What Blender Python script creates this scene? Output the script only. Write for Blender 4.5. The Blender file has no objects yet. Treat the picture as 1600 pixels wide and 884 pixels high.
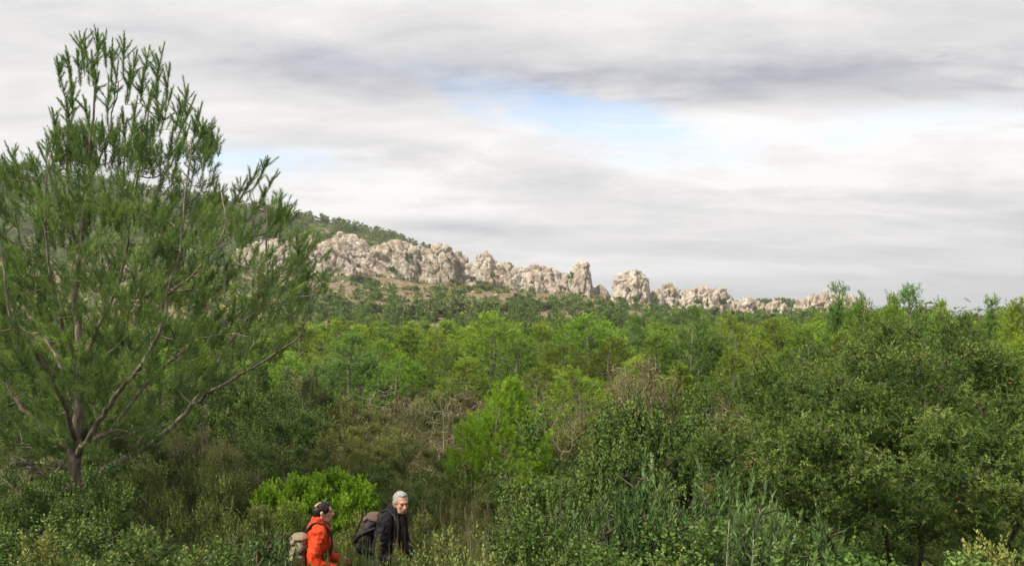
import bpy, math, random
import numpy as np
from mathutils import Vector, Matrix, Euler

# ------------------------------------------------------------------ camera, sky, sun, exposure
scene = bpy.context.scene
col = scene.collection
F = 1256.0          # focal length in photograph pixels (photograph 1600 x 884)
EYE = 1.7           # eye height above the ground under the camera
HOR = 500.0         # photograph row of the true horizon
cam_data = bpy.data.cameras.new('camera')
cam = bpy.data.objects.new('camera', cam_data)
col.objects.link(cam)
cam.location = (0, 0, EYE)
cam.rotation_euler = (math.radians(90), 0, 0)
cam_data.sensor_width = 36.0
cam_data.lens = 36.0 * F / 1600.0
cam_data.shift_y = (HOR - 442.0) / 1600.0
cam_data.clip_start = 0.1
cam_data.clip_end = 30000.0
scene.camera = cam

SUN_EL, SUN_AZ = math.radians(48), math.radians(-124)   # azimuth from +Y, clockwise: behind the camera, to its left
sun_dir = Vector((math.cos(SUN_EL) * math.sin(SUN_AZ), math.cos(SUN_EL) * math.cos(SUN_AZ), math.sin(SUN_EL)))
sd = bpy.data.lights.new('sun', 'SUN')
sd.energy = 3.9
sd.angle = math.radians(10)
sd.color = (1.0, 0.91, 0.77)
sun = bpy.data.objects.new('sun', sd)
col.objects.link(sun)
sun.rotation_euler = (-sun_dir).to_track_quat('-Z', 'Y').to_euler()

EXPOSURE = 0.75
SKY_LEVEL = 0.67
scene.view_settings.view_transform = 'Standard'
scene.view_settings.look = 'None'
scene.view_settings.gamma = 1.0
scene.view_settings.use_curve_mapping = False
scene.view_settings.exposure = EXPOSURE
cy = scene.cycles
cy.max_bounces = 4
cy.diffuse_bounces = 1
cy.glossy_bounces = 1
cy.transmission_bounces = 3
cy.transparent_max_bounces = 4
cy.volume_bounces = 0
cy.caustics_reflective = False
cy.caustics_refractive = False
cy.use_denoising = True
cy.denoiser = 'OPENIMAGEDENOISE'
cy.denoising_prefilter = 'NONE'
scene.render.filter_size = 1.3
cy.sample_clamp_indirect = 4.0


class NT:
    """small helper to write node trees"""
    def __init__(self, tree):
        self.t = tree
        tree.nodes.clear()

    def n(self, typ, **kw):
        nd = self.t.nodes.new(typ)
        for k, v in kw.items():
            setattr(nd, k, v)
        return nd

    def link(self, a, b):
        self.t.links.new(a, b)

    def put(self, sock, v):
        if isinstance(v, bpy.types.NodeSocket):
            self.t.links.new(v, sock)
        elif v is not None:
            if isinstance(v, (tuple, list)) and len(v) == 3 and sock.type == 'RGBA':
                v = (*v, 1.0)
            sock.default_value = v

    def math(self, op, a, b=None, c=None, clamp=False):
        nd = self.n('ShaderNodeMath', operation=op, use_clamp=clamp)
        self.put(nd.inputs[0], a)
        if b is not None:
            self.put(nd.inputs[1], b)
        if c is not None:
            self.put(nd.inputs[2], c)
        return nd.outputs[0]

    def mix(self, fac, a, b):
        nd = self.n('ShaderNodeMix', data_type='RGBA')
        self.put(nd.inputs[0], fac)
        self.put(nd.inputs[6], a)
        self.put(nd.inputs[7], b)
        return nd.outputs[2]

    def ramp(self, fac, stops, interp='LINEAR'):
        nd = self.n('ShaderNodeValToRGB')
        cr = nd.color_ramp
        cr.interpolation = interp
        while len(cr.elements) < len(stops):
            cr.elements.new(0.5)
        for e, (p, c) in zip(cr.elements, stops):
            e.position = p
            e.color = (*c, 1.0) if not isinstance(c, (int, float)) else (c, c, c, 1.0)
        self.put(nd.inputs[0], fac)
        return nd.outputs[0]

    def smooth(self, v, a, b):
        nd = self.n('ShaderNodeMapRange', interpolation_type='SMOOTHSTEP')
        self.put(nd.inputs[0], v)
        nd.inputs[1].default_value = a
        nd.inputs[2].default_value = b
        return nd.outputs[0]

    def noise(self, vec, scale, detail=4.0, rough=0.55, dist=0.0):
        nd = self.n('ShaderNodeTexNoise')
        if vec is not None:
            self.put(nd.inputs['Vector'], vec)
        nd.inputs['Scale'].default_value = scale
        nd.inputs['Detail'].default_value = detail
        nd.inputs['Roughness'].default_value = rough
        nd.inputs['Distortion'].default_value = dist
        return nd.outputs['Fac']

    def comb(self, x, y, z=0.0):
        nd = self.n('ShaderNodeCombineXYZ')
        self.put(nd.inputs[0], x)
        self.put(nd.inputs[1], y)
        self.put(nd.inputs[2], z)
        return nd.outputs[0]


def lin(r, g, b):
    return tuple(((c / 255.0) / 12.92 if c <= 10 else (((c / 255.0) + 0.055) / 1.055) ** 2.4) for c in (r, g, b))


world = bpy.data.worlds.new('World')
scene.world = world
world.use_nodes = True
w = NT(world.node_tree)
sky = w.n('ShaderNodeTexSky', sky_type='NISHITA')
sky.sun_disc = False
sky.sun_elevation = SUN_EL
sky.sun_rotation = SUN_AZ
sky.air_density = 1.0
sky.dust_density = 0.5
sky.ozone_density = 0.2
bg_sky = w.n('ShaderNodeBackground')
bg_sky.inputs[1].default_value = 0.15
w.link(sky.outputs[0], bg_sky.inputs[0])
tc = w.n('ShaderNodeTexCoord')
sep = w.n('ShaderNodeSeparateXYZ')
w.link(tc.outputs['Generated'], sep.inputs[0])
dx, dy, dz = sep.outputs
rad = w.math('SQRT', w.math('ADD', w.math('MULTIPLY', dx, dx), w.math('MULTIPLY', dy, dy)))
el = w.math('DIVIDE', dz, w.math('MAXIMUM', rad, 0.02))        # tangent of the elevation
az = w.math('ARCTAN2', dx, dy)
# a flat cloud deck: directions projected on a plane overhead, so the bands close up towards the horizon
den = w.math('ADD', w.math('MAXIMUM', dz, 0.0), 0.13)
qx = w.math('DIVIDE', dx, den)
qy = w.math('DIVIDE', dy, den)
warp = w.noise(w.comb(qx, qy), 0.9, 3.0, 0.5)
deck = w.noise(w.comb(w.math('ADD', w.math('MULTIPLY', qx, 0.42), w.math('MULTIPLY', qy, 0.12)),
                      w.math('ADD', w.math('MULTIPLY', qy, 1.35), w.math('MULTIPLY', warp, 0.9)), 3.1), 1.15, 7.0, 0.56, 0.35)
soft = w.noise(w.comb(w.math('MULTIPLY', qx, 0.5), qy, 11.0), 0.75, 3.0, 0.5, 0.2)
fine = w.noise(w.comb(w.math('MULTIPLY', qx, 0.8), w.math('MULTIPLY', qy, 1.9), 7.0), 2.4, 8.0, 0.66, 0.8)
wob = w.math('MULTIPLY', w.math('SUBTRACT', w.noise(w.comb(az, el), 7.0, 4.0, 0.6), 0.5), 1.6)
wob2 = w.math('MULTIPLY', w.math('SUBTRACT', w.noise(w.comb(w.math('MULTIPLY', az, 1.2), w.math('MULTIPLY', el, 4.5)), 9.0, 6.0, 0.62), 0.5), 1.9)


def patch(px, py, hw, hh, slant=0.0):
    """soft elongated patch of the cloud deck around the direction seen at px, py"""
    a0 = math.atan((px - 800) / F)
    e0 = (HOR - py) / F * math.cos(a0)
    da = w.math('SUBTRACT', az, a0)
    de = w.math('SUBTRACT', w.math('SUBTRACT', el, e0), w.math('MULTIPLY', da, -slant))
    u = w.math('DIVIDE', da, hw / F)
    v = w.math('DIVIDE', de, hh / F)
    r = w.math('SQRT', w.math('ADD', w.math('MULTIPLY', u, u), w.math('MULTIPLY', v, v)))
    r = w.math('ADD', r, w.math('ADD', wob, wob2))
    return w.math('SUBTRACT', 1.0, w.smooth(r, 0.15, 1.5))


tone = w.math('ADD', w.math('MULTIPLY', deck, 0.69), w.math('ADD', w.math('MULTIPLY', soft, 0.28), w.math('MULTIPLY', fine, 0.29)))
for (px, py, hw, hh, sl, k) in ((1340, 138, 460, 44, 0.07, -0.17), (640, 130, 330, 40, 0.12, -0.06), (730, 353, 190, 13, 0.02, -0.17),
                                (1350, 395, 330, 14, 0.02, -0.09), (560, 285, 230, 42, 0.02, 0.13), (1330, 255, 330, 60, 0.05, 0.09),
                                (1050, 40, 500, 50, 0.0, 0.05), (1250, 198, 330, 30, 0.06, 0.1), (250, 60, 240, 34, 0.02, -0.05),
                                (900, 310, 520, 60, 0.0, 0.08), (1000, 425, 600, 22, 0.0, 0.07)):
    tone = w.math('ADD', tone, w.math('MULTIPLY', patch(px, py, hw, hh, sl), k))
cloud_col = w.ramp(tone, [(0.32, lin(158, 161, 172)), (0.46, lin(190, 191, 198)), (0.57, lin(216, 215, 215)), (0.67, lin(233, 231, 229)), (0.79, lin(251, 249, 247))])
bg_cloud = w.n('ShaderNodeBackground')
w.link(cloud_col, bg_cloud.inputs[0])
bg_cloud.inputs[1].default_value = SKY_LEVEL
gap = 0.0
for (px, py, hw, hh, sl, k) in ((850, 165, 150, 34, 0.14, 0.75), (990, 212, 200, 40, 0.16, 0.95), (375, 247, 150, 24, 0.02, 1.0),
                                (1440, 186, 240, 24, 0.03, 0.4), (700, 120, 160, 26, 0.1, 0.3)):
    gap = w.math('ADD', gap, w.math('MULTIPLY', patch(px, py, hw, hh, sl), k))
gap = w.math('MULTIPLY', gap, w.smooth(fine, 0.28, 0.62), clamp=True)
gap = w.math('MULTIPLY', gap, 0.62)
ms = w.n('ShaderNodeMixShader')
w.link(gap, ms.inputs[0])
w.link(bg_cloud.outputs[0], ms.inputs[1])
w.link(bg_sky.outputs[0], ms.inputs[2])
world.cycles.sampling_method = 'MANUAL'
world.cycles.sample_map_resolution = 256
wo = w.n('ShaderNodeOutputWorld')
w.link(ms.outputs[0], wo.inputs[0])


# ------------------------------------------------------------------ numpy helpers
def at(px, py, Y):
    return np.array([(px - 800.0) / F * Y, Y, EYE + (HOR - py) / F * Y])


_pr = np.random.RandomState(5)
_perm = np.concatenate([_pr.permutation(256)] * 3)
_grad = _pr.normal(size=(256, 3))
_grad /= np.linalg.norm(_grad, axis=1)[:, None]
_cell = _pr.rand(256, 3)


def perlin(p):
    p = np.asarray(p, float)
    i = np.floor(p).astype(int)
    f = p - i
    i &= 255
    u = f * f * f * (f * (f * 6 - 15) + 10)
    out = 0.0
    for a in (0, 1):
        for b in (0, 1):
            for c in (0, 1):
                h = _perm[_perm[_perm[i[:, 0] + a] + i[:, 1] + b] + i[:, 2] + c]
                g = _grad[h]
                d = (g * (f - np.array([a, b, c]))).sum(1)
                wx = u[:, 0] if a else 1 - u[:, 0]
                wy = u[:, 1] if b else 1 - u[:, 1]
                wz = u[:, 2] if c else 1 - u[:, 2]
                out = out + d * wx * wy * wz
    return out


def fbm(p, oct=4, gain=0.5, lac=2.03):
    s, a = 0.0, 1.0
    for k in range(oct):
        s = s + a * perlin(p + 17.3 * k)
        p = p * lac
        a *= gain
    return s


def worley(p):
    """distance to the nearest and second nearest feature point, and the nearest cell's hash"""
    p = np.asarray(p, float)
    i = np.floor(p).astype(int)
    f1 = np.full(len(p), 9.0)
    f2 = np.full(len(p), 9.0)
    hid = np.zeros(len(p), int)
    for a in (-1, 0, 1):
        for b in (-1, 0, 1):
            for c in (-1, 0, 1):
                j = i + np.array([a, b, c])
                k = j & 255
                h = _perm[_perm[_perm[k[:, 0]] + k[:, 1]] + k[:, 2]]
                d = np.linalg.norm(j + _cell[h] - p, axis=1)
                nearer = d < f1
                f2 = np.where(nearer, f1, np.minimum(f2, d))
                hid = np.where(nearer, h, hid)
                f1 = np.where(nearer, d, f1)
    return f1, f2, hid / 255.0


def facets(p):
    """every cell of a cellular pattern gets its own tilted plane: broken, angular relief"""
    p = np.asarray(p, float)
    i = np.floor(p).astype(int)
    f1 = np.full(len(p), 9.0)
    out = np.zeros(len(p))
    for a in (-1, 0, 1):
        for b in (-1, 0, 1):
            for c in (-1, 0, 1):
                j = i + np.array([a, b, c])
                k = j & 255
                h = _perm[_perm[_perm[k[:, 0]] + k[:, 1]] + k[:, 2]]
                v = p - j - _cell[h]
                d = np.abs(v).sum(1)
                nearer = d < f1
                out = np.where(nearer, (v * _grad[h]).sum(1) + 0.7 * (_cell[h, 0] - 0.5), out)
                f1 = np.where(nearer, d, f1)
    return out


def unit(v):
    return v / np.maximum(np.linalg.norm(v, axis=-1, keepdims=True), 1e-9)


def frames(d):
    ref = np.where(np.abs(d[:, 2:3]) > 0.9, np.array([[1.0, 0, 0]]), np.array([[0, 0, 1.0]]))
    u = unit(np.cross(ref, d))
    return u, np.cross(d, u)


class Geo:
    """collects vertex and face arrays; build() makes ONE mesh"""
    def __init__(self):
        self.v, self.f, self.t, self.m, self.n = [], [], [], [], 0

    def add(self, verts, faces, tint=0.5, mat=0):
        verts = np.asarray(verts, float).reshape(-1, 3)
        faces = np.asarray(faces, int)
        self.f.append(faces + self.n)
        self.v.append(verts)
        self.n += len(verts)
        self.t.append(np.broadcast_to(np.asarray(tint, float), (len(faces),)))
        self.m.append(np.full(len(faces), mat))
        return self

    def merge(self, o, mat=None):
        for k, f in enumerate(o.f):
            self.f.append(f + self.n)
            self.t.append(o.t[k])
            self.m.append(o.m[k] if mat is None else np.full(len(f), mat))
        self.v += o.v
        self.n += o.n
        return self

    def verts(self):
        return np.concatenate(self.v) if self.v else np.zeros((0, 3))

    def mesh(self, name, mats, smooth=False):
        v = self.verts()
        me = bpy.data.meshes.new(name)
        me.vertices.add(len(v))
        me.vertices.foreach_set('co', v.astype(np.float32).ravel())
        sizes = np.concatenate([np.full(len(f), f.shape[1]) for f in self.f])
        loops = np.concatenate([f.ravel() for f in self.f])
        me.loops.add(len(loops))
        me.loops.foreach_set('vertex_index', loops.astype(np.int32))
        me.polygons.add(len(sizes))
        st = np.concatenate([[0], np.cumsum(sizes)[:-1]])
        me.polygons.foreach_set('loop_start', st.astype(np.int32))
        me.polygons.foreach_set('material_index', np.concatenate(self.m).astype(np.int32))
        if smooth:
            me.polygons.foreach_set('use_smooth', np.ones(len(sizes), bool))
        at_ = me.attributes.new('tint', 'FLOAT', 'FACE')
        at_.data.foreach_set('value', np.concatenate(self.t).astype(np.float32))
        for m in (mats if isinstance(mats, (list, tuple)) else [mats]):
            me.materials.append(m)
        me.update(calc_edges=True)
        return me


def link(name, data, parent=None, **props):
    o = bpy.data.objects.new(name, data)
    col.objects.link(o)
    if parent is not None:
        o.parent = parent
    for k, v in props.items():
        if v is not None:
            o[k] = v
    return o


def tubes(a, b, ra, rb, sides=5, tint=0.5):
    """a cone frustum for every segment a[i] -> b[i]"""
    g = Geo()
    n = len(a)
    if n == 0:
        return g
    d = unit(b - a)
    u, v = frames(d)
    ang = np.arange(sides) * 2 * np.pi / sides
    ring = np.cos(ang)[None, :, None] * u[:, None, :] + np.sin(ang)[None, :, None] * v[:, None, :]
    va = a[:, None, :] + ring * ra[:, None, None]
    vb = (b + d * (rb * 0.35)[:, None])[:, None, :] + ring * rb[:, None, None]
    verts = np.concatenate([va, vb], 1).reshape(-1, 3)
    k = np.arange(sides)
    q = np.stack([k, (k + 1) % sides, (k + 1) % sides + sides, k + sides], 1)
    faces = (q[None] + (np.arange(n) * 2 * sides)[:, None, None]).reshape(-1, 4)
    g.add(verts, faces, np.repeat(np.broadcast_to(tint, (n,)), sides))
    return g


def path_tube(pts, rad_, sides=8, tint=0.5):
    """one continuous tube along a polyline, closed at the end"""
    pts = np.asarray(pts, float)
    rad_ = np.broadcast_to(np.asarray(rad_, float), (len(pts),))
    d = unit(np.gradient(pts, axis=0))
    u = np.zeros_like(d)
    u[0] = frames(d[:1])[0][0]
    for i in range(1, len(pts)):
        x = u[i - 1] - d[i] * (u[i - 1] @ d[i])
        u[i] = x / max(np.linalg.norm(x), 1e-9)
    v = np.cross(d, u)
    ang = np.arange(sides) * 2 * np.pi / sides
    ring = np.cos(ang)[None, :, None] * u[:, None, :] + np.sin(ang)[None, :, None] * v[:, None, :]
    verts = (pts[:, None, :] + ring * rad_[:, None, None]).reshape(-1, 3)
    verts = np.concatenate([verts, pts[-1:] + d[-1:] * rad_[-1] * 0.5, pts[:1] - d[:1] * rad_[0] * 0.2])
    k = np.arange(sides)
    q = np.stack([k, (k + 1) % sides, (k + 1) % sides + sides, k + sides], 1)
    faces = (q[None] + (np.arange(len(pts) - 1) * sides)[:, None, None]).reshape(-1, 4)
    L = (len(pts) - 1) * sides
    g = Geo()
    g.add(verts, faces, tint)
    cap = np.stack([k + L, (k + 1) % sides + L, np.full(sides, len(verts) - 2)], 1)
    cap0 = np.stack([(k + 1) % sides, k, np.full(sides, len(verts) - 1)], 1)
    g.f += [cap, cap0]
    g.t += [np.full(sides, tint), np.full(sides, tint)]
    g.m += [np.zeros(sides, int), np.zeros(sides, int)]
    return g


def spline(pts, n):
    """Catmull-Rom through control points, n samples"""
    p = np.asarray(pts, float)
    p = np.concatenate([2 * p[:1] - p[1:2], p, 2 * p[-1:] - p[-2:-1]])
    t = np.linspace(0, len(p) - 3 - 1e-6, n)
    i = t.astype(int)
    f = (t - i)[:, None]
    p0, p1, p2, p3 = p[i], p[i + 1], p[i + 2], p[i + 3]
    return 0.5 * (2 * p1 + (p2 - p0) * f + (2 * p0 - 5 * p1 + 4 * p2 - p3) * f ** 2 + (3 * p1 - p0 - 3 * p2 + p3) * f ** 3)


def brush(rng, end, d, L, n, ll, lw, ang, leaf='needle', tint=None, back=0.0):
    """leaves along straight twigs that run from end - d*L to end; a needle is one thin triangle, a leaf one folded diamond"""
    M = len(end)
    if tint is None:
        tint = rng.rand(M)
    t = rng.rand(M, n)
    base = (end[:, None, :] - d[:, None, :] * (np.broadcast_to(L, (M,))[:, None] * (1 - t))[..., None]).reshape(-1, 3)
    D = np.repeat(d, n, 0)
    u, v = frames(D)
    ph = rng.rand(M * n) * 2 * np.pi
    an = (ang * (0.65 + 0.6 * rng.rand(M * n)) * (1.15 - 0.55 * t.ravel()))[:, None]
    ld = np.cos(an) * D + np.sin(an) * (np.cos(ph)[:, None] * u + np.sin(ph)[:, None] * v)
    ld[:, 2] -= back
    ld = unit(ld)
    le = (ll * (0.7 + 0.5 * rng.rand(M * n)) * (1.05 - 0.35 * t.ravel() ** 3))[:, None]
    s = unit(np.cross(ld, unit(rng.normal(size=ld.shape)) ))
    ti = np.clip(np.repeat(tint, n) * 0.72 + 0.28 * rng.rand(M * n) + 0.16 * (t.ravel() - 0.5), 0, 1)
    g = Geo()
    if leaf == 'needle':
        V = np.stack([base - s * lw * 0.5, base + s * lw * 0.5, base + ld * le], 1)
        g.add(V.reshape(-1, 3), np.arange(M * n * 3).reshape(-1, 3), ti)
    else:
        nrm = np.cross(ld, s)
        mid = base + ld * le * 0.48 - nrm * le * 0.06
        V = np.stack([base, mid + s * lw * 0.5 + nrm * le * 0.08, base + ld * le, mid - s * lw * 0.5 + nrm * le * 0.08], 1)
        g.add(V.reshape(-1, 3), np.arange(M * n * 4).reshape(-1, 4), ti)
    return g


def grow(rng, nodes, par, goals, step=0.15, sag=0.12, above=0.9, wander=0.06, k_root=0.0):
    """branches that reach every goal from the nearest node of the skeleton; returns nodes, parents, goal node ids"""
    cap = len(nodes) + len(goals) * 14 + 16
    N = np.zeros((cap, 3))
    P = np.full(cap, -1)
    depth = np.zeros(cap)
    n = len(nodes)
    N[:n] = nodes
    P[:n] = par
    d0 = np.min(np.linalg.norm(goals[:, None, :] - np.asarray(nodes)[None], axis=2), 1)
    ends = np.zeros(len(goals), int)
    for gi in np.argsort(d0 + rng.rand(len(goals)) * 0.15 * d0.max()):
        g = goals[gi]
        dv = g - N[:n]
        ds = np.linalg.norm(dv, axis=1)
        c = ds + above * np.maximum(0, -dv[:, 2]) + 0.35 * np.maximum(0, 0.0 + ds * 0.0 - dv[:, 2]) + k_root * depth[:n]
        j = int(np.argmin(c))
        dist = ds[j]
        k = int(np.clip(math.ceil(dist / step), 1, 12))
        if n + k >= cap:
            ends[gi] = j
            continue
        p0 = N[j]
        ctrl = (p0 + g) * 0.5 + np.array([0, 0, -sag * dist]) + rng.normal(size=3) * wander * dist
        prev = j
        for q in range(1, k + 1):
            t = q / k
            N[n] = (1 - t) ** 2 * p0 + 2 * t * (1 - t) * ctrl + t * t * g
            P[n] = prev
            depth[n] = depth[prev] + dist / k
            prev = n
            n += 1
        ends[gi] = prev
    return N[:n], P[:n], ends


def skeleton(N, P, tip, power=0.46, rmax=1.0, sides=4, tint=0.5, skip=0):
    """frusta for every edge of the skeleton; radius grows with the number of tips carried"""
    cnt = np.zeros(len(N))
    has_child = np.zeros(len(N), bool)
    has_child[P[P >= 0]] = True
    cnt[~has_child] = 1
    for i in range(len(N) - 1, 0, -1):
        if P[i] >= 0:
            cnt[P[i]] += cnt[i]
    r = np.minimum(tip * np.maximum(cnt, 1) ** power, rmax)
    idx = np.array([i for i in range(len(N)) if P[i] >= 0 and i >= skip])
    if len(idx) == 0:
        return Geo(), r
    a, b = N[P[idx]], N[idx]
    ra = np.minimum(r[P[idx]], r[idx] * 1.35)
    g = Geo()
    thick = r[idx] > tip * 4
    if thick.any():
        g.merge(tubes(a[thick], b[thick], ra[thick], r[idx][thick], max(sides + 2, 6), tint))
    if (~thick).any():
        g.merge(tubes(a[~thick], b[~thick], ra[~thick], r[idx][~thick], 3, tint))
    return g, r


# ------------------------------------------------------------------ materials
def new_mat(name):
    m = bpy.data.materials.new(name)
    m.use_nodes = True
    return m, NT(m.node_tree)


def leaf_mat(name, dark, mid, light, trans=0.3, rough=0.55, vary=0.25, spec=0.25, hue=0.02):
    m, t = new_mat(name)
    a = t.n('ShaderNodeAttribute', attribute_name='tint')
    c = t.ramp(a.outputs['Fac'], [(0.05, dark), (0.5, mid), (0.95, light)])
    oi = t.n('ShaderNodeObjectInfo')
    hs = t.n('ShaderNodeHueSaturation')
    t.put(hs.inputs['Hue'], t.math('ADD', 0.5 - hue * 0.5, t.math('MULTIPLY', oi.outputs['Random'], hue)))
    t.put(hs.inputs['Value'], t.math('ADD', 1 - vary * 0.5, t.math('MULTIPLY', t.math('FRACT', t.math('MULTIPLY', oi.outputs['Random'], 7.31)), vary)))
    t.put(hs.inputs['Color'], c)
    p = t.n('ShaderNodeBsdfPrincipled')
    t.link(hs.outputs[0], p.inputs['Base Color'])
    p.inputs['Roughness'].default_value = rough
    p.inputs['Specular IOR Level'].default_value = spec
    tr = t.n('ShaderNodeBsdfTranslucent')
    t.link(t.mix(0.12, hs.outputs[0], (0.2, 0.28, 0.03)), tr.inputs[0])
    mx = t.n('ShaderNodeMixShader')
    mx.inputs[0].default_value = trans
    t.link(p.outputs[0], mx.inputs[1])
    t.link(tr.outputs[0], mx.inputs[2])
    o = t.n('ShaderNodeOutputMaterial')
    t.link(mx.outputs[0], o.inputs[0])
    return m


def rough_mat(name, stops, scale=8.0, detail=6.0, rough=0.85, bump=0.0, bscale=None, stretch=(1, 1, 1), tint=0.0, spec=0.2):
    """noise-coloured matt surface in object space"""
    m, t = new_mat(name)
    tcn = t.n('ShaderNodeTexCoord')
    mp = t.n('ShaderNodeMapping')
    mp.inputs['Scale'].default_value = stretch
    t.link(tcn.outputs['Object'], mp.inputs[0])
    f = t.noise(mp.outputs[0], scale, detail, 0.6)
    if tint:
        a = t.n('ShaderNodeAttribute', attribute_name='tint')
        f = t.math('ADD', f, t.math('MULTIPLY', t.math('SUBTRACT', a.outputs['Fac'], 0.5), tint))
    p = t.n('ShaderNodeBsdfPrincipled')
    t.link(t.ramp(f, stops), p.inputs['Base Color'])
    p.inputs['Roughness'].default_value = rough
    p.inputs['Specular IOR Level'].default_value = spec
    if bump:
        b = t.n('ShaderNodeBump')
        b.inputs['Strength'].default_value = bump
        b.inputs['Distance'].default_value = 0.02
        t.link(t.noise(mp.outputs[0], bscale or scale * 3, 5.0, 0.6), b.inputs['Height'])
        t.link(b.outputs[0], p.inputs['Normal'])
    o = t.n('ShaderNodeOutputMaterial')
    t.link(p.outputs[0], o.inputs[0])
    return m


MT = {}
MT['pine_near'] = leaf_mat('pine_needles', (0.04, 0.105, 0.024), (0.125, 0.24, 0.044), (0.25, 0.38, 0.08), 0.36, vary=0.1)
MT['pine'] = leaf_mat('young_pine_needles', (0.04, 0.092, 0.01), (0.14, 0.245, 0.018), (0.3, 0.41, 0.03), 0.28, vary=0.75, hue=0.04)
MT['pine_far'] = leaf_mat('distant_pine_needles', (0.065, 0.115, 0.022), (0.125, 0.19, 0.032), (0.19, 0.26, 0.046), 0.35, vary=0.35, hue=0.04)
MT['pine_bright'] = leaf_mat('fresh_pine_needles', (0.11, 0.24, 0.014), (0.225, 0.4, 0.018), (0.35, 0.52, 0.034), 0.38, vary=0.0, hue=0.0)
MT['juniper'] = leaf_mat('juniper_needles', (0.022, 0.056, 0.013), (0.092, 0.168, 0.031), (0.25, 0.34, 0.09), 0.22, vary=0.08, spec=0.15)
MT['dark_oak'] = leaf_mat('dark_evergreen_leaves', (0.024, 0.055, 0.012), (0.09, 0.16, 0.03), (0.22, 0.3, 0.075), 0.18, spec=0.22, rough=0.5, vary=0.25)
MT['rosemary'] = leaf_mat('rosemary_leaves', (0.035, 0.078, 0.024), (0.085, 0.155, 0.042), (0.18, 0.255, 0.09), 0.2, vary=0.2)
MT['lentisk'] = leaf_mat('bright_shrub_leaves', (0.1, 0.2, 0.012), (0.21, 0.36, 0.018), (0.35, 0.5, 0.045), 0.35, spec=0.3, rough=0.4, vary=0.0)
MT['heath'] = leaf_mat('heath_leaves', (0.045, 0.065, 0.016), (0.13, 0.165, 0.036), (0.28, 0.29, 0.08), 0.22, vary=0.35, hue=0.05)
MT['pale'] = leaf_mat('pale_tipped_leaves', (0.06, 0.075, 0.03), (0.15, 0.17, 0.065), (0.37, 0.34, 0.18), 0.25, vary=0.2)
MT['dry'] = leaf_mat('dry_brown_leaves', (0.07, 0.056, 0.024), (0.15, 0.115, 0.052), (0.26, 0.2, 0.095), 0.25, vary=0.3, hue=0.03)
MT['scrub'] = leaf_mat('slope_scrub_leaves', (0.055, 0.095, 0.02), (0.13, 0.175, 0.036), (0.24, 0.27, 0.065), 0.3, vary=0.6, hue=0.05)
MT['grass'] = leaf_mat('grass_blades', (0.07, 0.105, 0.022), (0.14, 0.17, 0.04), (0.33, 0.28, 0.12), 0.35, vary=0.1)
MT['bark'] = rough_mat('pine_bark', [(0.3, (0.08, 0.06, 0.048)), (0.5, (0.2, 0.16, 0.13)), (0.72, (0.36, 0.305, 0.26))], 14, stretch=(1, 1, 0.35), bump=0.6)
MT['bark_pale'] = rough_mat('pale_twigs', [(0.3, (0.2, 0.16, 0.12)), (0.7, (0.42, 0.36, 0.29))], 10)
MT['bark_dark'] = rough_mat('shrub_stems', [(0.3, (0.035, 0.027, 0.02)), (0.7, (0.12, 0.095, 0.07))], 12)
MT['dead'] = rough_mat('dead_wood', [(0.3, (0.22, 0.18, 0.135)), (0.7, (0.38, 0.33, 0.25))], 9)
MT['cone'] = rough_mat('ripe_cones', [(0.35, (0.11, 0.05, 0.03)), (0.65, (0.24, 0.1, 0.05))], 30)


def rock_material():
    m, t = new_mat('limestone')
    g = t.n('ShaderNodeNewGeometry')
    a = t.n('ShaderNodeAttribute', attribute_name='tint')
    pos = g.outputs['Position']
    n1 = t.noise(pos, 0.09, 5.0, 0.6)
    n2 = t.noise(pos, 0.55, 6.0, 0.65)
    f = t.math('ADD', t.math('MULTIPLY', n1, 0.55), t.math('ADD', t.math('MULTIPLY', n2, 0.45), t.math('MULTIPLY', t.math('SUBTRACT', a.outputs['Fac'], 0.5), 0.35)))
    c = t.ramp(f, [(0.3, (0.21, 0.165, 0.125)), (0.43, (0.35, 0.295, 0.235)), (0.56, (0.45, 0.395, 0.33)), (0.75, (0.55, 0.51, 0.45))])
    st = t.noise(pos, 0.16, 4.0, 0.6, 0.6)
    c = t.mix(t.math('MULTIPLY', t.smooth(st, 0.52, 0.68), 0.55), c, (0.42, 0.31, 0.2))
    li = t.noise(pos, 0.8, 5.0, 0.7, 0.4)
    c = t.mix(t.math('MULTIPLY', t.smooth(li, 0.57, 0.66), 0.75), c, (0.13, 0.14, 0.06))
    p = t.n('ShaderNodeBsdfPrincipled')
    t.link(c, p.inputs['Base Color'])
    p.inputs['Roughness'].default_value = 0.9
    p.inputs['Specular IOR Level'].default_value = 0.15
    b = t.n('ShaderNodeBump')
    b.inputs['Strength'].default_value = 0.8
    b.inputs['Distance'].default_value = 0.6
    t.link(t.noise(pos, 1.1, 6.0, 0.65), b.inputs['Height'])
    t.link(b.outputs[0], p.inputs['Normal'])
    o = t.n('ShaderNodeOutputMaterial')
    t.link(p.outputs[0], o.inputs[0])
    return m


MT['rock'] = rock_material()


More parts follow.
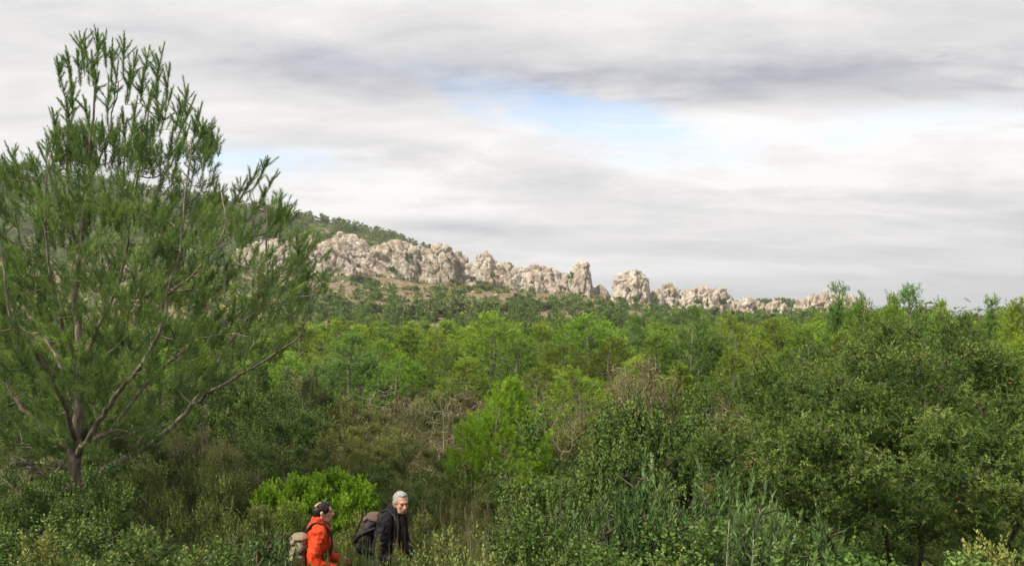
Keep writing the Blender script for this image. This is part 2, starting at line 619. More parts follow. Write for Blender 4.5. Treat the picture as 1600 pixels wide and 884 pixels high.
def ground_material():
    m, t = new_mat('scrubland_soil')
    g = t.n('ShaderNodeNewGeometry')
    pos = g.outputs['Position']
    big = t.noise(pos, 0.06, 5.0, 0.6)
    med = t.noise(pos, 0.5, 5.0, 0.65)
    fin = t.noise(pos, 6.0, 6.0, 0.65)
    soil = t.ramp(med, [(0.3, (0.07, 0.05, 0.033)), (0.5, (0.19, 0.135, 0.09)), (0.72, (0.36, 0.28, 0.2))])
    herb = t.ramp(fin, [(0.3, (0.045, 0.065, 0.018)), (0.5, (0.085, 0.11, 0.028)), (0.7, (0.14, 0.15, 0.05))])
    f = t.math('ADD', t.math('MULTIPLY', big, 0.6), t.math('MULTIPLY', med, 0.4))
    at_ = t.n('ShaderNodeAttribute', attribute_name='tint')
    c = t.mix(t.math('MULTIPLY', t.smooth(t.math('ADD', f, t.math('MULTIPLY', at_.outputs['Fac'], 0.28)), 0.5, 0.64), 0.9), herb, soil)
    p = t.n('ShaderNodeBsdfPrincipled')
    t.link(c, p.inputs['Base Color'])
    p.inputs['Roughness'].default_value = 0.95
    p.inputs['Specular IOR Level'].default_value = 0.1
    b = t.n('ShaderNodeBump')
    b.inputs['Strength'].default_value = 0.7
    b.inputs['Distance'].default_value = 0.08
    t.link(fin, b.inputs['Height'])
    t.link(b.outputs[0], p.inputs['Normal'])
    o = t.n('ShaderNodeOutputMaterial')
    t.link(p.outputs[0], o.inputs[0])
    return m


MT['ground'] = ground_material()
MT['far_hill'] = rough_mat('wooded_hill', [(0.35, (0.05, 0.065, 0.03)), (0.55, (0.12, 0.12, 0.07)), (0.7, (0.3, 0.28, 0.24))], 0.006, 8.0)


# ------------------------------------------------------------------ terrain
RIDGE_Y = 350.0
NEAR = np.array([(-400, 6), (-50, 1.5), (0, 0), (2.5, -0.3), (5, -1.2), (8, -1.93), (12, -1.85), (15, -1.6), (20, -1.9), (30, -2.5), (60, -3.3), (110, -2.6), (165, -1.6)], float)
FOOT = np.array([(-900, 380), (-200, 400), (0, 408), (370, 424), (500, 432), (600, 438), (700, 446), (750, 446), (850, 458), (920, 463), (1000, 476), (1080, 488), (1200, 496), (1350, 498), (1600, 506), (2600, 508)], float)
CREST = np.array([(-900, 190), (0, 254), (200, 292), (400, 324), (480, 341), (560, 359), (640, 380), (690, 393), (715, 401), (740, 418), (780, 440), (850, 470), (950, 492), (1150, 482), (1180, 478), (1220, 475), (1260, 480), (1330, 494), (1700, 503), (2600, 503)], float)


def ground_z(X, Y, rough=True):
    X = np.atleast_1d(np.asarray(X, float))
    Y = np.atleast_1d(np.asarray(Y, float))
    R = np.hypot(X, Y)
    Ye = np.where(Y > 0, np.maximum(Y, 0.42 * R), Y)
    u = np.clip(800 + F * X / np.maximum(Ye, 0.3), -900, 2600)
    z0 = np.interp(Ye, NEAR[:, 0], NEAR[:, 1])
    zf = EYE + (HOR - np.interp(u, FOOT[:, 0], FOOT[:, 1])) / F * RIDGE_Y
    zc = EYE + (HOR - np.interp(u, CREST[:, 0], CREST[:, 1])) / F * 470.0
    zb = np.minimum(zf + 5.0, zf * 0.5 + zc * 0.5)
    z = z0
    for (ya, yb, za, zt) in ((165, 345, z0, zf), (345, 395, zf, np.maximum(zb, zf - 1)), (395, 470, np.maximum(zb, zf - 1), zc), (470, 800, zc, zc * 0.8 - 3), (800, 2500, zc * 0.8 - 3, -6.0 + 0 * zc)):
        t = np.clip((Ye - ya) / (yb - ya), 0, 1)
        t = t * t * (3 - 2 * t) if ya > 400 else t ** 1.15
        z = np.where(Ye > ya, za + (zt - za) * t, z)
    if rough:
        p = np.stack([X, Y, 0 * X], 1)
        amp = np.clip(R / 60.0, 0.1, 2.2)
        z = z + 0.35 * amp * fbm(p / 14.0, 4) * np.clip(R / 6.0, 0, 1) + 0.05 * perlin(p / 0.9)
        z = z + np.where(Ye > 170, 2.4 * fbm(p / 60.0 + 5, 3) * np.clip((Ye - 170) / 60, 0, 1) * np.clip((1500 - Ye) / 900, 0, 1), 0)
    return z


def gz(x, y):
    return float(ground_z(x, y)[0])


def bareness(X, Y):
    """where the slope below the crags shows open stony soil"""
    X, Y = np.atleast_1d(np.asarray(X, float)), np.atleast_1d(np.asarray(Y, float))
    u = 800 + F * X / np.maximum(Y, 1)
    b = fbm(np.stack([X / 22, Y / 22, 0 * X + 4.0], 1), 3) + 0.4 * np.exp(-((u - 860) / 110) ** 2 - ((Y - 305) / 45) ** 2) + 0.25 * np.exp(-((u - 560) / 60) ** 2 - ((Y - 338) / 14) ** 2)
    return np.where((Y > 150) & (Y < 365), b, -1.0)


def build_ground():
    az_ = np.concatenate([np.linspace(-180, -60, 41)[:-1], np.linspace(-60, -36, 49)[:-1], np.linspace(-36, 36, 253)[:-1], np.linspace(36, 60, 49)[:-1], np.linspace(60, 180, 41)])
    r = np.concatenate([[0.4], np.geomspace(0.8, 160, 90), np.linspace(165, 520, 84), np.geomspace(540, 8500, 44)])
    A, Rr = np.meshgrid(np.radians(az_), r)
    X, Y = (Rr * np.sin(A)).ravel(), (Rr * np.cos(A)).ravel()
    Z = ground_z(X, Y)
    n, k = len(r), len(az_)
    i = np.arange(n - 1)[:, None] * k + np.arange(k - 1)[None]
    f = np.stack([i, i + 1, i + k + 1, i + k], -1).reshape(-1, 4)
    g = Geo().add(np.stack([X, Y, Z], 1), f, np.clip((bareness(X, Y)[f[:, 0]] + 0.05) / 0.35, 0, 1))
    c = np.arange(k - 1)
    g.v.append(np.array([[0, 0, 0.0]]))
    g.f.append(np.stack([np.full(k - 1, g.n), c + 1, c], 1))
    g.t.append(np.full(k - 1, 0.0))
    g.m.append(np.zeros(k - 1, int))
    o = link('ground', g.mesh('ground', MT['ground'], True), kind='structure')
    return o


build_ground()


def build_far_hill():
    """the long blue hill on the horizon"""
    us = np.linspace(900, 3000, 220)
    D = np.linspace(0, 1, 18)
    top = np.interp(us, [900, 1150, 1300, 1420, 1480, 1520, 1600, 1750, 2000, 2400, 3000], [499, 496, 491, 487, 485, 484, 481, 478, 470, 474, 500])
    V = []
    for d in D:
        Y = 5200 + 1500 * d
        prof = math.sin(math.pi * min(d * 1.0, 1.0)) ** 0.7 if 0 < d < 1 else 0.0
        z = -12 + prof * ((HOR - top) / F * 5900 + 14)
        x = (us - 800) / F * Y
        p = np.stack([x / 300, 0 * x + Y / 300, 0 * x], 1)
        z = z + prof * 9 * fbm(p, 5)
        V.append(np.stack([x, 0 * x + Y, z], 1))
    k = len(us)
    i = np.arange(len(D) - 1)[:, None] * k + np.arange(k - 1)[None]
    f = np.stack([i, i + 1, i + k + 1, i + k], -1).reshape(-1, 4)
    link('distant_hill', Geo().add(np.concatenate(V), f).mesh('distant_hill', MT['far_hill'], True), kind='structure')


build_far_hill()


# ------------------------------------------------------------------ limestone ridge: one crag per rock mass
def crag(outline, label, Y=RIDGE_Y, boxy=3.0, thick=0.75, seed=0, slab=0.0, rubble=0.0, res=0.40, name='rock_crag', fine=1.0):
    o = np.asarray(outline, float)
    u0, u1 = o[0, 0], o[-1, 0]
    n = max(14, int((u1 - u0) / F * Y / res))
    us = np.linspace(u0, u1, n)
    top = np.interp(us, o[:, 0], o[:, 1])
    Xs = (us - 800) / F * Y
    zt = EYE + (HOR - top) / F * Y
    foot = ground_z(Xs, np.full(n, Y), False) - 2.5
    h = np.maximum(zt - foot, 0.4)
    e = np.clip(np.minimum(us - u0, u1 - us) / F * Y / 3.0, 0, 1) ** 0.5
    h = h * (0.75 + 0.25 * e)
    dep = np.maximum(4.0, h * thick) * (0.35 + 0.65 * e)
    m = max(16, int(h.max() * 2.6 / res))
    th = np.linspace(0, np.pi, m)
    c, s = np.cos(th), np.sin(th)
    cx = np.sign(c) * np.abs(c) ** (2 / boxy)
    sx = np.abs(s) ** (2 / boxy)
    x = np.repeat(Xs[:, None], m, 1)
    y = Y + 0.25 * dep[:, None] - cx[None] * dep[:, None] * 0.5 - (1 - sx)[None] * 2.0 * (cx[None] > 0)
    z = foot[:, None] + sx[None] * h[:, None]
    p = np.stack([x, y, z], -1).reshape(-1, 3)
    # outward direction of the plain surface
    nx = np.zeros((n, m))
    slope = np.gradient(h, Xs)
    nx = -slope[:, None] * sx[None] * 0.7
    nrm = unit(np.stack([nx, -cx[None] + 0 * nx, 0.8 * sx[None] + 0 * nx], -1).reshape(-1, 3))
    off = np.array([seed * 7.7, seed * 3.1, seed * 5.3])
    q = p.copy()
    q[:, 0] += slab * (q[:, 2] - q[:, 2].min())              # beds lean over
    f1, f2, hid = worley(q / np.array([6.0, 6.0, 11.0]) + off)
    g1, g2, hid2 = worley(q / np.array([2.3, 2.3, 2.9]) + off * 2 + 0.25 * fbm(q / 2.5, 2)[:, None])
    qs = q * np.array([1.0, 1.0, 0.5])
    d = 1.1 * (hid - 0.5) - 1.8 * np.exp(-((f2 - f1) / 0.042) ** 2) - (0.3 + 0.5 * rubble) * np.exp(-((g2 - g1) / 0.07) ** 2)
    d = d + 1.5 * facets(qs / 5.2 + off) + fine * (0.68 + rubble) * facets(qs / 2.3 + off * 1.7) + fine * (0.4 + 0.2 * rubble) * facets(p / 1.05 + off) + 0.4 * fbm(p / 9 + off, 3) + 0.2 * fbm(p / 0.9 + off, 2)
    amp = np.repeat(np.clip(h / 9.0, 0.25, 1.0)[:, None], m, 1).ravel()
    p = p + nrm * (d * amp)[:, None]
    i = np.arange(n - 1)[:, None] * m + np.arange(m - 1)[None]
    fc = np.stack([i, i + 1, i + m + 1, i + m], -1).reshape(-1, 4)
    g = Geo().add(p, fc, hid2[fc[:, 0]])
    for row, flip in ((0, 1), (n - 1, 0)):                    # close the ends
        ring = np.arange(m) + row * m
        cen = p[ring].mean(0)
        g.v.append(cen[None])
        a, b = ring[:-1], ring[1:]
        tri = np.stack([a, b, np.full(m - 1, g.n)], 1)
        g.f.append(tri if flip else tri[:, ::-1])
        g.t.append(np.full(m - 1, 0.4))
        g.m.append(np.zeros(m - 1, int))
        g.n += 1
    return link(name, g.mesh(name, MT['rock'], False), label=label, category='rock', group='limestone crags of the ridge')


crag([(356, 424), (364, 398), (385, 384), (405, 374), (425, 376), (440, 378), (456, 386), (464, 424)], 'pale crag showing between the outer pine shoots and the scrub', seed=2, slab=0.5, Y=351)
crag([(446, 428), (450, 388), (460, 370), (473, 364), (483, 367), (495, 380), (504, 428)], 'narrow upright crag where the pine shoots end against the ridge', seed=3, slab=0.5, Y=353)
crag([(488, 432), (492, 392), (502, 379), (515, 371), (532, 365), (549, 367), (566, 377), (577, 390), (586, 436)], 'high domed crag with a dark oblique cleft down its flank', fine=0.8, seed=4, slab=0.75, Y=350, boxy=4)
crag([(560, 437), (566, 408), (577, 389), (594, 382), (610, 378), (622, 378), (634, 380), (650, 387), (660, 439)], 'broad smooth buttress at the start of the big rock wall', fine=0.8, seed=5, slab=0.6, Y=348, boxy=4.5)
crag([(630, 441), (636, 392), (646, 386), (655, 382), (666, 387), (676, 393), (684, 443)], 'slim rib wedged between the two broad buttresses of the wall', fine=0.8, seed=6, slab=0.6, Y=350.5, boxy=4)
crag([(654, 444), (660, 395), (672, 387), (684, 382), (694, 384), (704, 388), (713, 398), (720, 447)], 'broad creased buttress at the end of the big rock wall', fine=0.8, seed=7, slab=0.6, Y=347, boxy=4.5)
crag([(703, 445), (708, 400), (715, 392), (721, 395), (728, 407), (734, 447)], 'small pointed rock beside the end of the big wall', seed=8, slab=0.3, Y=354, thick=1.0)
crag([(712, 447), (718, 423), (732, 413), (741, 407), (750, 400), (759, 396), (768, 400), (773, 408), (784, 411), (796, 414), (808, 422), (816, 454)], 'long stepped crag with a knob on its crest', seed=9, slab=0.5, boxy=3.5)
crag([(788, 455), (795, 424), (812, 419), (828, 416), (838, 413), (850, 413), (862, 418), (872, 458)], 'low rounded crag between the stepped crag and the pillar', seed=10, slab=0.4, boxy=3.5, Y=351)
crag([(850, 459), (857, 421), (875, 425), (886, 425), (898, 431), (908, 463)], 'low crag leaning against the foot of the tall pillar', seed=11, slab=0.5, boxy=3.5)
crag([(891, 463), (896, 420), (901, 411), (909, 409), (917, 411), (923, 418), (928, 464)], 'tall square-topped rock pillar standing above the ridge', seed=12, boxy=4.5, thick=0.8, Y=348)
crag([(920, 464), (926, 450), (936, 447), (948, 452), (960, 468)], 'small knob in the gap beside the tall rock pillar', seed=13, Y=351)
crag([(953, 471), (958, 444), (965, 432), (976, 425), (990, 420), (1000, 425), (1008, 433), (1014, 443), (1018, 478)], 'huge isolated dome-shaped boulder on the ridge', seed=14, boxy=2.6, thick=0.95, Y=346)
crag([(1010, 481), (1017, 461), (1030, 451), (1044, 444), (1053, 450), (1063, 461), (1074, 486)], 'broken crag just beyond the huge domed boulder', seed=15, rubble=0.5, Y=352)
crag([(1056, 488), (1066, 461), (1078, 454), (1086, 450), (1104, 449), (1112, 455), (1121, 461), (1130, 491)], 'blocky flat-topped crag split into many white blocks', seed=16, rubble=0.7)
crag([(1108, 491), (1117, 457), (1127, 450), (1135, 454), (1145, 463), (1156, 494)], 'little turret of rock beside the flat-topped blocky crag', seed=17, rubble=0.6, Y=348)
crag([(1134, 495), (1144, 466), (1160, 467), (1172, 467), (1184, 471), (1194, 481), (1204, 498)], 'low broken crag sloping down from the little turret', seed=18, rubble=0.8, Y=345)
crag([(1186, 498), (1196, 484), (1208, 475), (1218, 472), (1228, 477), (1238, 486), (1248, 499)], 'low white crag below the little wooded knoll', seed=19, rubble=0.9, Y=338)
crag([(1232, 499), (1242, 482), (1252, 472), (1262, 466), (1276, 462), (1292, 459), (1310, 460), (1326, 464), (1342, 470), (1358, 473), (1372, 499)], 'long white broken crag behind the dark conical pine', seed=20, rubble=0.9, Y=342)


# loose boulders below the crags
def boulder_mesh(seed):
    rng = np.random.RandomState(seed)
    n, m = 14, 10
    th = np.linspace(0, 2 * np.pi, n, endpoint=False)
    ph = np.linspace(-1.35, 1.45, m)
    T, Pp = np.meshgrid(th, ph)
    p = np.stack([np.cos(T) * np.cos(Pp), np.sin(T) * np.cos(Pp), np.sin(Pp)], -1).reshape(-1, 3)
    f1, f2, hid = worley(p * 1.3 + seed * 3.7)
    p = p * (1 + 0.5 * (hid - 0.5) - 0.18 * np.exp(-((f2 - f1) / 0.12) ** 2) + 0.25 * fbm(p * 1.7 + seed, 3))[:, None] * np.array([1.2, 0.9, 0.8])
    i = np.arange(m - 1)[:, None] * n
    k = np.arange(n)[None]
    f = np.stack([i + k, i + (k + 1) % n, i + n + (k + 1) % n, i + n + k], -1).reshape(-1, 4)
    g = Geo().add(p, f, 0.6)
    g.f.append(np.stack([np.arange(1, n - 1), np.arange(2, n), np.zeros(n - 2, int)], 1)[:, ::-1])
    g.f.append(np.stack([np.arange(1, n - 1), np.arange(2, n), np.zeros(n - 2, int)], 1) + (m - 1) * n)
    g.t += [np.full(n - 2, 0.5)] * 2
    g.m += [np.zeros(n - 2, int)] * 2
    return g.mesh('boulder', MT['rock'])


bould = [boulder_mesh(s) for s in range(5)]
rng = np.random.RandomState(31)
BOULD = [(516, 440), (536, 441), (598, 450), (606, 453), (614, 449), (732, 452), (739, 457), (776, 463), (808, 468), (838, 472), (874, 478), (902, 484), (1040, 487), (1052, 482), (1096, 494), (1160, 497), (1172, 499), (1218, 499), (1246, 501), (1088, 490), (1130, 492), (1186, 496), (1010, 488)]
for k, (px, py) in enumerate(BOULD):
    Y = 300.0 + 40 * rng.rand()
    for it in range(30):                       # the distance at which the slope is met on this ray
        X = (px - 800) / F * Y
        z = gz(X, Y)
        zr = EYE + (HOR - py) / F * Y
        Y = np.clip(Y - (z - zr) * 3.0, 230, 349)
    s = 0.6 + 0.9 * rng.rand()
    o = link('boulder', bould[k % 5], label='loose pale limestone boulder lying among the scrub below the crags', category='boulder', group='loose boulders on the slope')
    o.location = ((px - 800) / F * Y, Y, gz((px - 800) / F * Y, Y) + 0.25 * s)
    o.scale = (s, s, s)
    o.rotation_euler = (0.3 * rng.randn(), 0.3 * rng.randn(), rng.rand() * 6)


# ------------------------------------------------------------------ plant builders
def pine_geo(seed, H=4.0, R=1.3, goals=230, per=3, nn=22, L=0.26, ll=0.11, lw=0.012, lean=0.08, narrow=0.8, low=0.06, tw=0.006, simple=False):
    """a young pine: bent trunk, rising limbs, upright brushes of needles; returns (wood, needles)"""
    rng = np.random.RandomState(seed)
    tr = np.array([[0, 0, 0], [rng.randn() * lean * 0.3, rng.randn() * lean * 0.3, H * 0.3], [rng.randn() * lean, rng.randn() * lean, H * 0.65], [rng.randn() * lean, rng.randn() * lean, H * 0.97]])
    tp = spline(tr, 14)
    G = []
    nc = max(10, goals // 9)
    ci = rng.randint(0, nc, goals)
    ca, ct_, cr = rng.rand(nc) * 2 * np.pi, low + (1 - low) * rng.rand(nc) ** 1.1, 0.75 + 0.4 * rng.rand(nc)
    off = rng.normal(size=(goals, 3))
    while len(G) < goals:
        k = len(G)
        if rng.rand() < 0.55:                                   # on one of the lumps of the crown's outline
            t = min(0.97, max(low, ct_[ci[k]] + 0.055 * rng.randn()))
            a = ca[ci[k]] + 0.32 * rng.randn()
            f = cr[ci[k]] * (0.75 + 0.35 * rng.rand())
        else:
            t = low + (1 - low) * rng.rand() ** 1.05
            a = rng.rand() * 2 * np.pi
            f = 0.3 + 0.62 * rng.rand() ** 0.55
        env = R * (1 - t) ** narrow * min(1.0, (t - low * 0.6) / 0.2 + 0.25) * 1.1
        if rng.rand() > 0.2 + 0.8 * env / R:
            ci[k] = rng.randint(nc)
            continue
        c = [np.interp(t * H, tp[:, 2], tp[:, q]) for q in (0, 1)]
        G.append((c[0] + env * f * math.cos(a), c[1] + env * f * math.sin(a), t * H + 0.08 * env * f))
    G = np.array(G + [tp[-1] + np.array([0.1 * rng.randn() * R, 0.1 * rng.randn() * R, (0.02 + 0.05 * rng.rand()) * H]) for _ in range(5)])
    N, P, E = grow(rng, tp, np.arange(14) - 1, G, step=H * 0.06, sag=0.16, above=1.2)
    wood, _ = skeleton(N, P, tw, 0.44, rmax=0.03 * H, sides=5)
    if simple:
        wood = path_tube(tp[::3], np.linspace(0.02, 0.006, len(tp[::3])) * H, 4)
    ax = np.stack([np.interp(G[:, 2], tp[:, 2], tp[:, 0]), np.interp(G[:, 2], tp[:, 2], tp[:, 1])], 1)
    out = np.zeros_like(G)
    out[:, :2] = G[:, :2] - ax
    out = unit(out)
    tip = np.repeat(G, per, 0)
    o2 = np.repeat(out, per, 0)
    d = unit(o2 * 0.5 + np.array([0, 0, 0.95]) + rng.normal(size=tip.shape) * 0.32)
    tip = tip + d * (L * 0.45 * rng.rand(len(tip)))[:, None] + rng.normal(size=tip.shape) * L * 0.35 * np.array([1, 1, 0.6])
    hi = np.clip(0.25 + 0.5 * tip[:, 2] / H, 0, 1)  # lighter towards the crown top: lit tops put into the needle colour
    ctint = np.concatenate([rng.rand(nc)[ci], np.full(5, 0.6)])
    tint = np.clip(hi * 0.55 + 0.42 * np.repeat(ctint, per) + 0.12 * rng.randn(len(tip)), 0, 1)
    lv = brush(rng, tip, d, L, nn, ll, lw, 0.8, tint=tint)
    return wood, lv


def shrub_geo(seed, rx=0.7, h=1.0, twigs=700, clumps=14, L=0.14, nl=14, ll=0.025, lw=0.012, ang=0.9, up=0.5, leaf='leaf', tw=0.0025, base=0.12, spread=0.3,
              goals=None, inner=0.25, dome=1.0, tips=0.0, stems=7, even=0.0):
    """a rounded shrub of many leafy twigs in uneven clumps on branching stems; returns (wood, leaves)"""
    rng = np.random.RandomState(seed)
    a = rng.rand(clumps) * 2 * np.pi
    cz = rng.rand(clumps) ** 0.8
    rr = np.sqrt(np.maximum(0, 1 - cz ** 2 * dome)) * (0.6 + 0.4 * rng.rand(clumps))
    sc = 0.82 + 0.3 * rng.rand(clumps)
    if even:
        cz = np.sqrt(cz) if even > 1 else cz
        sc = 0.94 + 0.1 * rng.rand(clumps)
        rr = (np.maximum(0, 1 - cz ** 3.2)) ** 0.45 * np.sqrt(rng.rand(clumps) * 0.55 + 0.45)
        rr[: clumps // 3] = np.sqrt(rng.rand(clumps // 3)) * 0.8
        cz[: clumps // 3] = (1 - (rr[: clumps // 3]) ** 2.6) ** 0.5
    C = np.stack([rx * rr * np.cos(a), rx * rr * np.sin(a), h * (base + (0.9 - base) * cz)], 1) * sc[:, None]
    ci = rng.randint(0, clumps, twigs)
    S = spread * np.array([rx, rx, h * 0.62])
    tip = C[ci] + unit(rng.normal(size=(twigs, 3))) * (rng.rand(twigs, 1) ** 0.45) * S * (0.6 + 0.6 * rng.rand(clumps)[ci])[:, None]
    k = int(twigs * inner)
    if k:
        q = unit(rng.normal(size=(k, 3)))
        q[:, 2] = np.abs(q[:, 2])
        tip[:k] = q * (rng.rand(k, 1) ** 0.4) * np.array([rx, rx, h]) * 0.85 + np.array([0, 0, h * base * 0.5])
    tip[:, 2] = np.maximum(tip[:, 2], h * 0.05 + 0.03 * rng.rand(twigs))
    cen = np.array([0, 0, h * 0.25])
    d = unit(unit(tip - cen) * 0.45 + unit(tip - C[ci]) * 0.55 + np.array([0, 0, up]) + rng.normal(size=tip.shape) * 0.3)
    ct = rng.rand(clumps)
    rel = (tip[:, 2] - C[ci, 2]) / S[2]
    tint = np.clip(0.2 + 0.45 * ct[ci] + 0.16 * rng.randn(twigs) + 0.16 * (tip[:, 2] / h - 0.5) + 0.16 * np.clip(rel, -1, 1), 0, 1)  # crest of each clump lighter: young growth, and clump shading put into the tint
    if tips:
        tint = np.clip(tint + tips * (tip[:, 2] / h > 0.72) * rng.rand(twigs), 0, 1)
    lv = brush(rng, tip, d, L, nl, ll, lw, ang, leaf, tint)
    G = tip[rng.permutation(twigs)[: goals or max(30, twigs // 6)]]
    root = [np.array([0, 0, -0.05])]
    par = [-1]
    for s in range(stems):
        aa = 2 * np.pi * (s + rng.rand()) / stems
        prev = 0
        for q in (0.12, 0.28, 0.45):
            root.append(np.array([math.cos(aa) * rx * 0.55 * q * 1.4, math.sin(aa) * rx * 0.55 * q * 1.4, h * q]))
            par.append(prev)
            prev = len(root) - 1
    N, P, E = grow(rng, np.array(root), np.array(par), G, step=h * 0.12, sag=0.08, above=0.8, wander=0.09)
    wood, _ = skeleton(N, P, tw, 0.42, rmax=0.03 * h, sides=4)
    return wood, lv


def stalk_geo(seed, n=9, H=1.5, R=0.22, r0=0.0028):
    """thin upright dry stems, a few of them forked, with tiny husks near the top"""
    rng = np.random.RandomState(seed)
    g = Geo()
    for k in range(n):
        b = rng.normal(size=3) * np.array([0.05, 0.05, 0])
        h = H * (0.55 + 0.45 * rng.rand())
        e = b + np.array([R * rng.randn(), R * rng.randn(), h])
        p = spline([b, b + (e - b) * 0.4 + rng.normal(size=3) * 0.02, b + (e - b) * 0.75 + rng.normal(size=3) * 0.025, e], 10)
        g.merge(path_tube(p, np.linspace(r0, r0 * 0.45, 10), 4))
        for j in range(5):
            i = 4 + rng.randint(5)
            q = p[i] + np.array([0.07 * rng.randn(), 0.07 * rng.randn(), 0.1 + 0.08 * rng.rand()])
            g.merge(path_tube(np.array([p[i], (p[i] + q) / 2 + rng.normal(size=3) * 0.008, q]), np.array([r0 * 0.5, r0 * 0.45, r0 * 0.7]), 3))
    return g


def bare_geo(seed, H=1.8, R=0.8, goals=90, tw=0.004, trunk=True, spread=0.8):
    """a leafless tree or bush of thin branches"""
    rng = np.random.RandomState(seed)
    t = rng.rand(goals) ** 0.7
    a = rng.rand(goals) * 2 * np.pi
    r = R * (0.25 + 0.75 * rng.rand(goals) ** 0.6) * (0.35 + spread * np.sin(np.pi * np.clip(t, 0, 0.85)))
    G = np.stack([r * np.cos(a), r * np.sin(a), H * (0.38 + 0.62 * t) + 0.25 * r], 1)
    if trunk:
        nodes = spline([[0, 0, -0.05], [0.05, 0, H * 0.25], [-0.04, 0.03, H * 0.5], [0.05, 0, H * 0.8]], 9)
        par = np.arange(9) - 1
    else:
        nodes, par = np.array([[0, 0, -0.05], [0, 0, 0.05]]), np.array([-1, 0])
    N, P, E = grow(rng, nodes, par, G, step=H * 0.07, sag=0.04, above=3.0, wander=0.05)
    return skeleton(N, P, tw, 0.42, rmax=0.03 * H, sides=5)[0]


class Kind:
    """a plant kind: shared meshes per variant, placed as an Empty with parts (near) or as one mesh (far)"""
    def __init__(self, name, category, variants, wood_mat, leaf_mat_, parts=True, aspect=0.0, wood_name='stems', leaf_name='foliage'):
        self.name, self.category, self.parts, self.aspect = name, category, parts, aspect
        self.wood_name, self.leaf_name = wood_name, leaf_name
        self.v = []
        for wd, lv in variants:
            allv = np.concatenate([g.verts() for g in (wd, lv) if g is not None and g.n])
            top = np.percentile(allv[:, 2], 99.7)
            half = np.percentile(np.abs(allv[:, :2]).max(1), 97)
            if parts:
                mm = []
                if wd is not None and wd.n:
                    mm.append((wood_name, wd.mesh(name + '_' + wood_name, wood_mat, True)))
                if lv is not None and lv.n:
                    mm.append((leaf_name, lv.mesh(name + '_' + leaf_name, leaf_mat_)))
            else:
                g = Geo()
                if lv is not None:
                    g.merge(lv, 0)
                if wd is not None:
                    g.merge(wd, 1)
                mm = [(name, g.mesh(name, [leaf_mat_, wood_mat]))]
            self.v.append((mm, top, half))

    def put(self, loc, h=None, wd=None, rot=0.0, var=0, label=None, group=None, tilt=(0, 0)):
        mm, top, half = self.v[var % len(self.v)]
        sz = h / top if h else 1.0
        sx = max((wd * 0.5) / half if wd else sz, self.aspect * sz)
        if len(mm) == 1 and not self.parts:
            o = link(self.name, mm[0][1])
        else:
            o = link(self.name, None)
            o.empty_display_size = 0.2
            for nm, me in mm:
                link(nm, me, o)
        o.location = loc
        o.scale = (sx, sx, sz)
        o.rotation_euler = (tilt[0], tilt[1], rot)
        if label:
            o['label'] = label
        o['category'] = self.category
        if group:
            o['group'] = group
        return o

    def spot(self, px, Y, top, width, label, group=None, var=0, rot=None, dz=0.0, sink=0.05, slim=False):
        """stand it on the ground at photograph column px, depth Y, reaching photograph row top"""
        X = (px - 800) / F * Y
        z = gz(X, Y) + dz
        h = EYE + (HOR - top) / F * Y - z
        keep, self.aspect = self.aspect, 0.2 if slim else self.aspect
        o = self.put((X, Y, z - sink), h + sink, width / F * Y, rot if rot is not None else (px * 0.7 + Y), var, label, group)
        self.aspect = keep
        return o


# ------------------------------------------------------------------ the pine wood of the valley
pineA = Kind('pine_tree', 'tree', [pine_geo(100 + s, 4.0, (1.25, 1.45, 1.1, 1.5, 1.3, 0.95, 1.4)[s], 420, 3, 22, 0.25, 0.115, 0.014, narrow=(0.62, 0.5, 0.75, 0.5, 0.6, 0.9, 0.45)[s], low=0.03) for s in range(7)],
             MT['bark'], MT['pine'], True, wood_name='trunk', leaf_name='crown')
pineB = Kind('pine_tree', 'tree', [pine_geo(130 + s, 4.0, (1.3, 1.5, 1.15, 1.4, 1.25)[s], 230, 3, 11, 0.32, 0.16, 0.034, narrow=(0.65, 0.5, 0.75, 0.55, 0.45)[s], low=0.03) for s in range(5)],
             MT['bark'], MT['pine'], False)
pineD = Kind('pine_tree', 'tree', [pine_geo(150 + s, 4.0, (1.15, 0.85)[s], 420, 3, 22, 0.25, 0.115, 0.014, narrow=(0.6, 0.95)[s], low=0.03) for s in range(2)], MT['bark'], MT['pine_near'], True, wood_name='trunk', leaf_name='crown')
far_geo = [pine_geo(160 + s, 4.0, (1.1, 1.35, 1.2, 1.5)[s], 70, 2, 4, 0.46, 0.3, 0.135, narrow=(0.6, 0.45, 0.55, 0.4)[s], low=0.1, simple=True) for s in range(4)]
hill_geo = [pine_geo(170 + s, 4.0, (1.3, 1.5, 1.4)[s], 30, 1, 4, 0.75, 0.7, 0.42, narrow=0.4, low=0.12, simple=True) for s in range(3)]
pineF = Kind('pine_tree', 'tree', far_geo, MT['bark_dark'], MT['pine_far'], False)

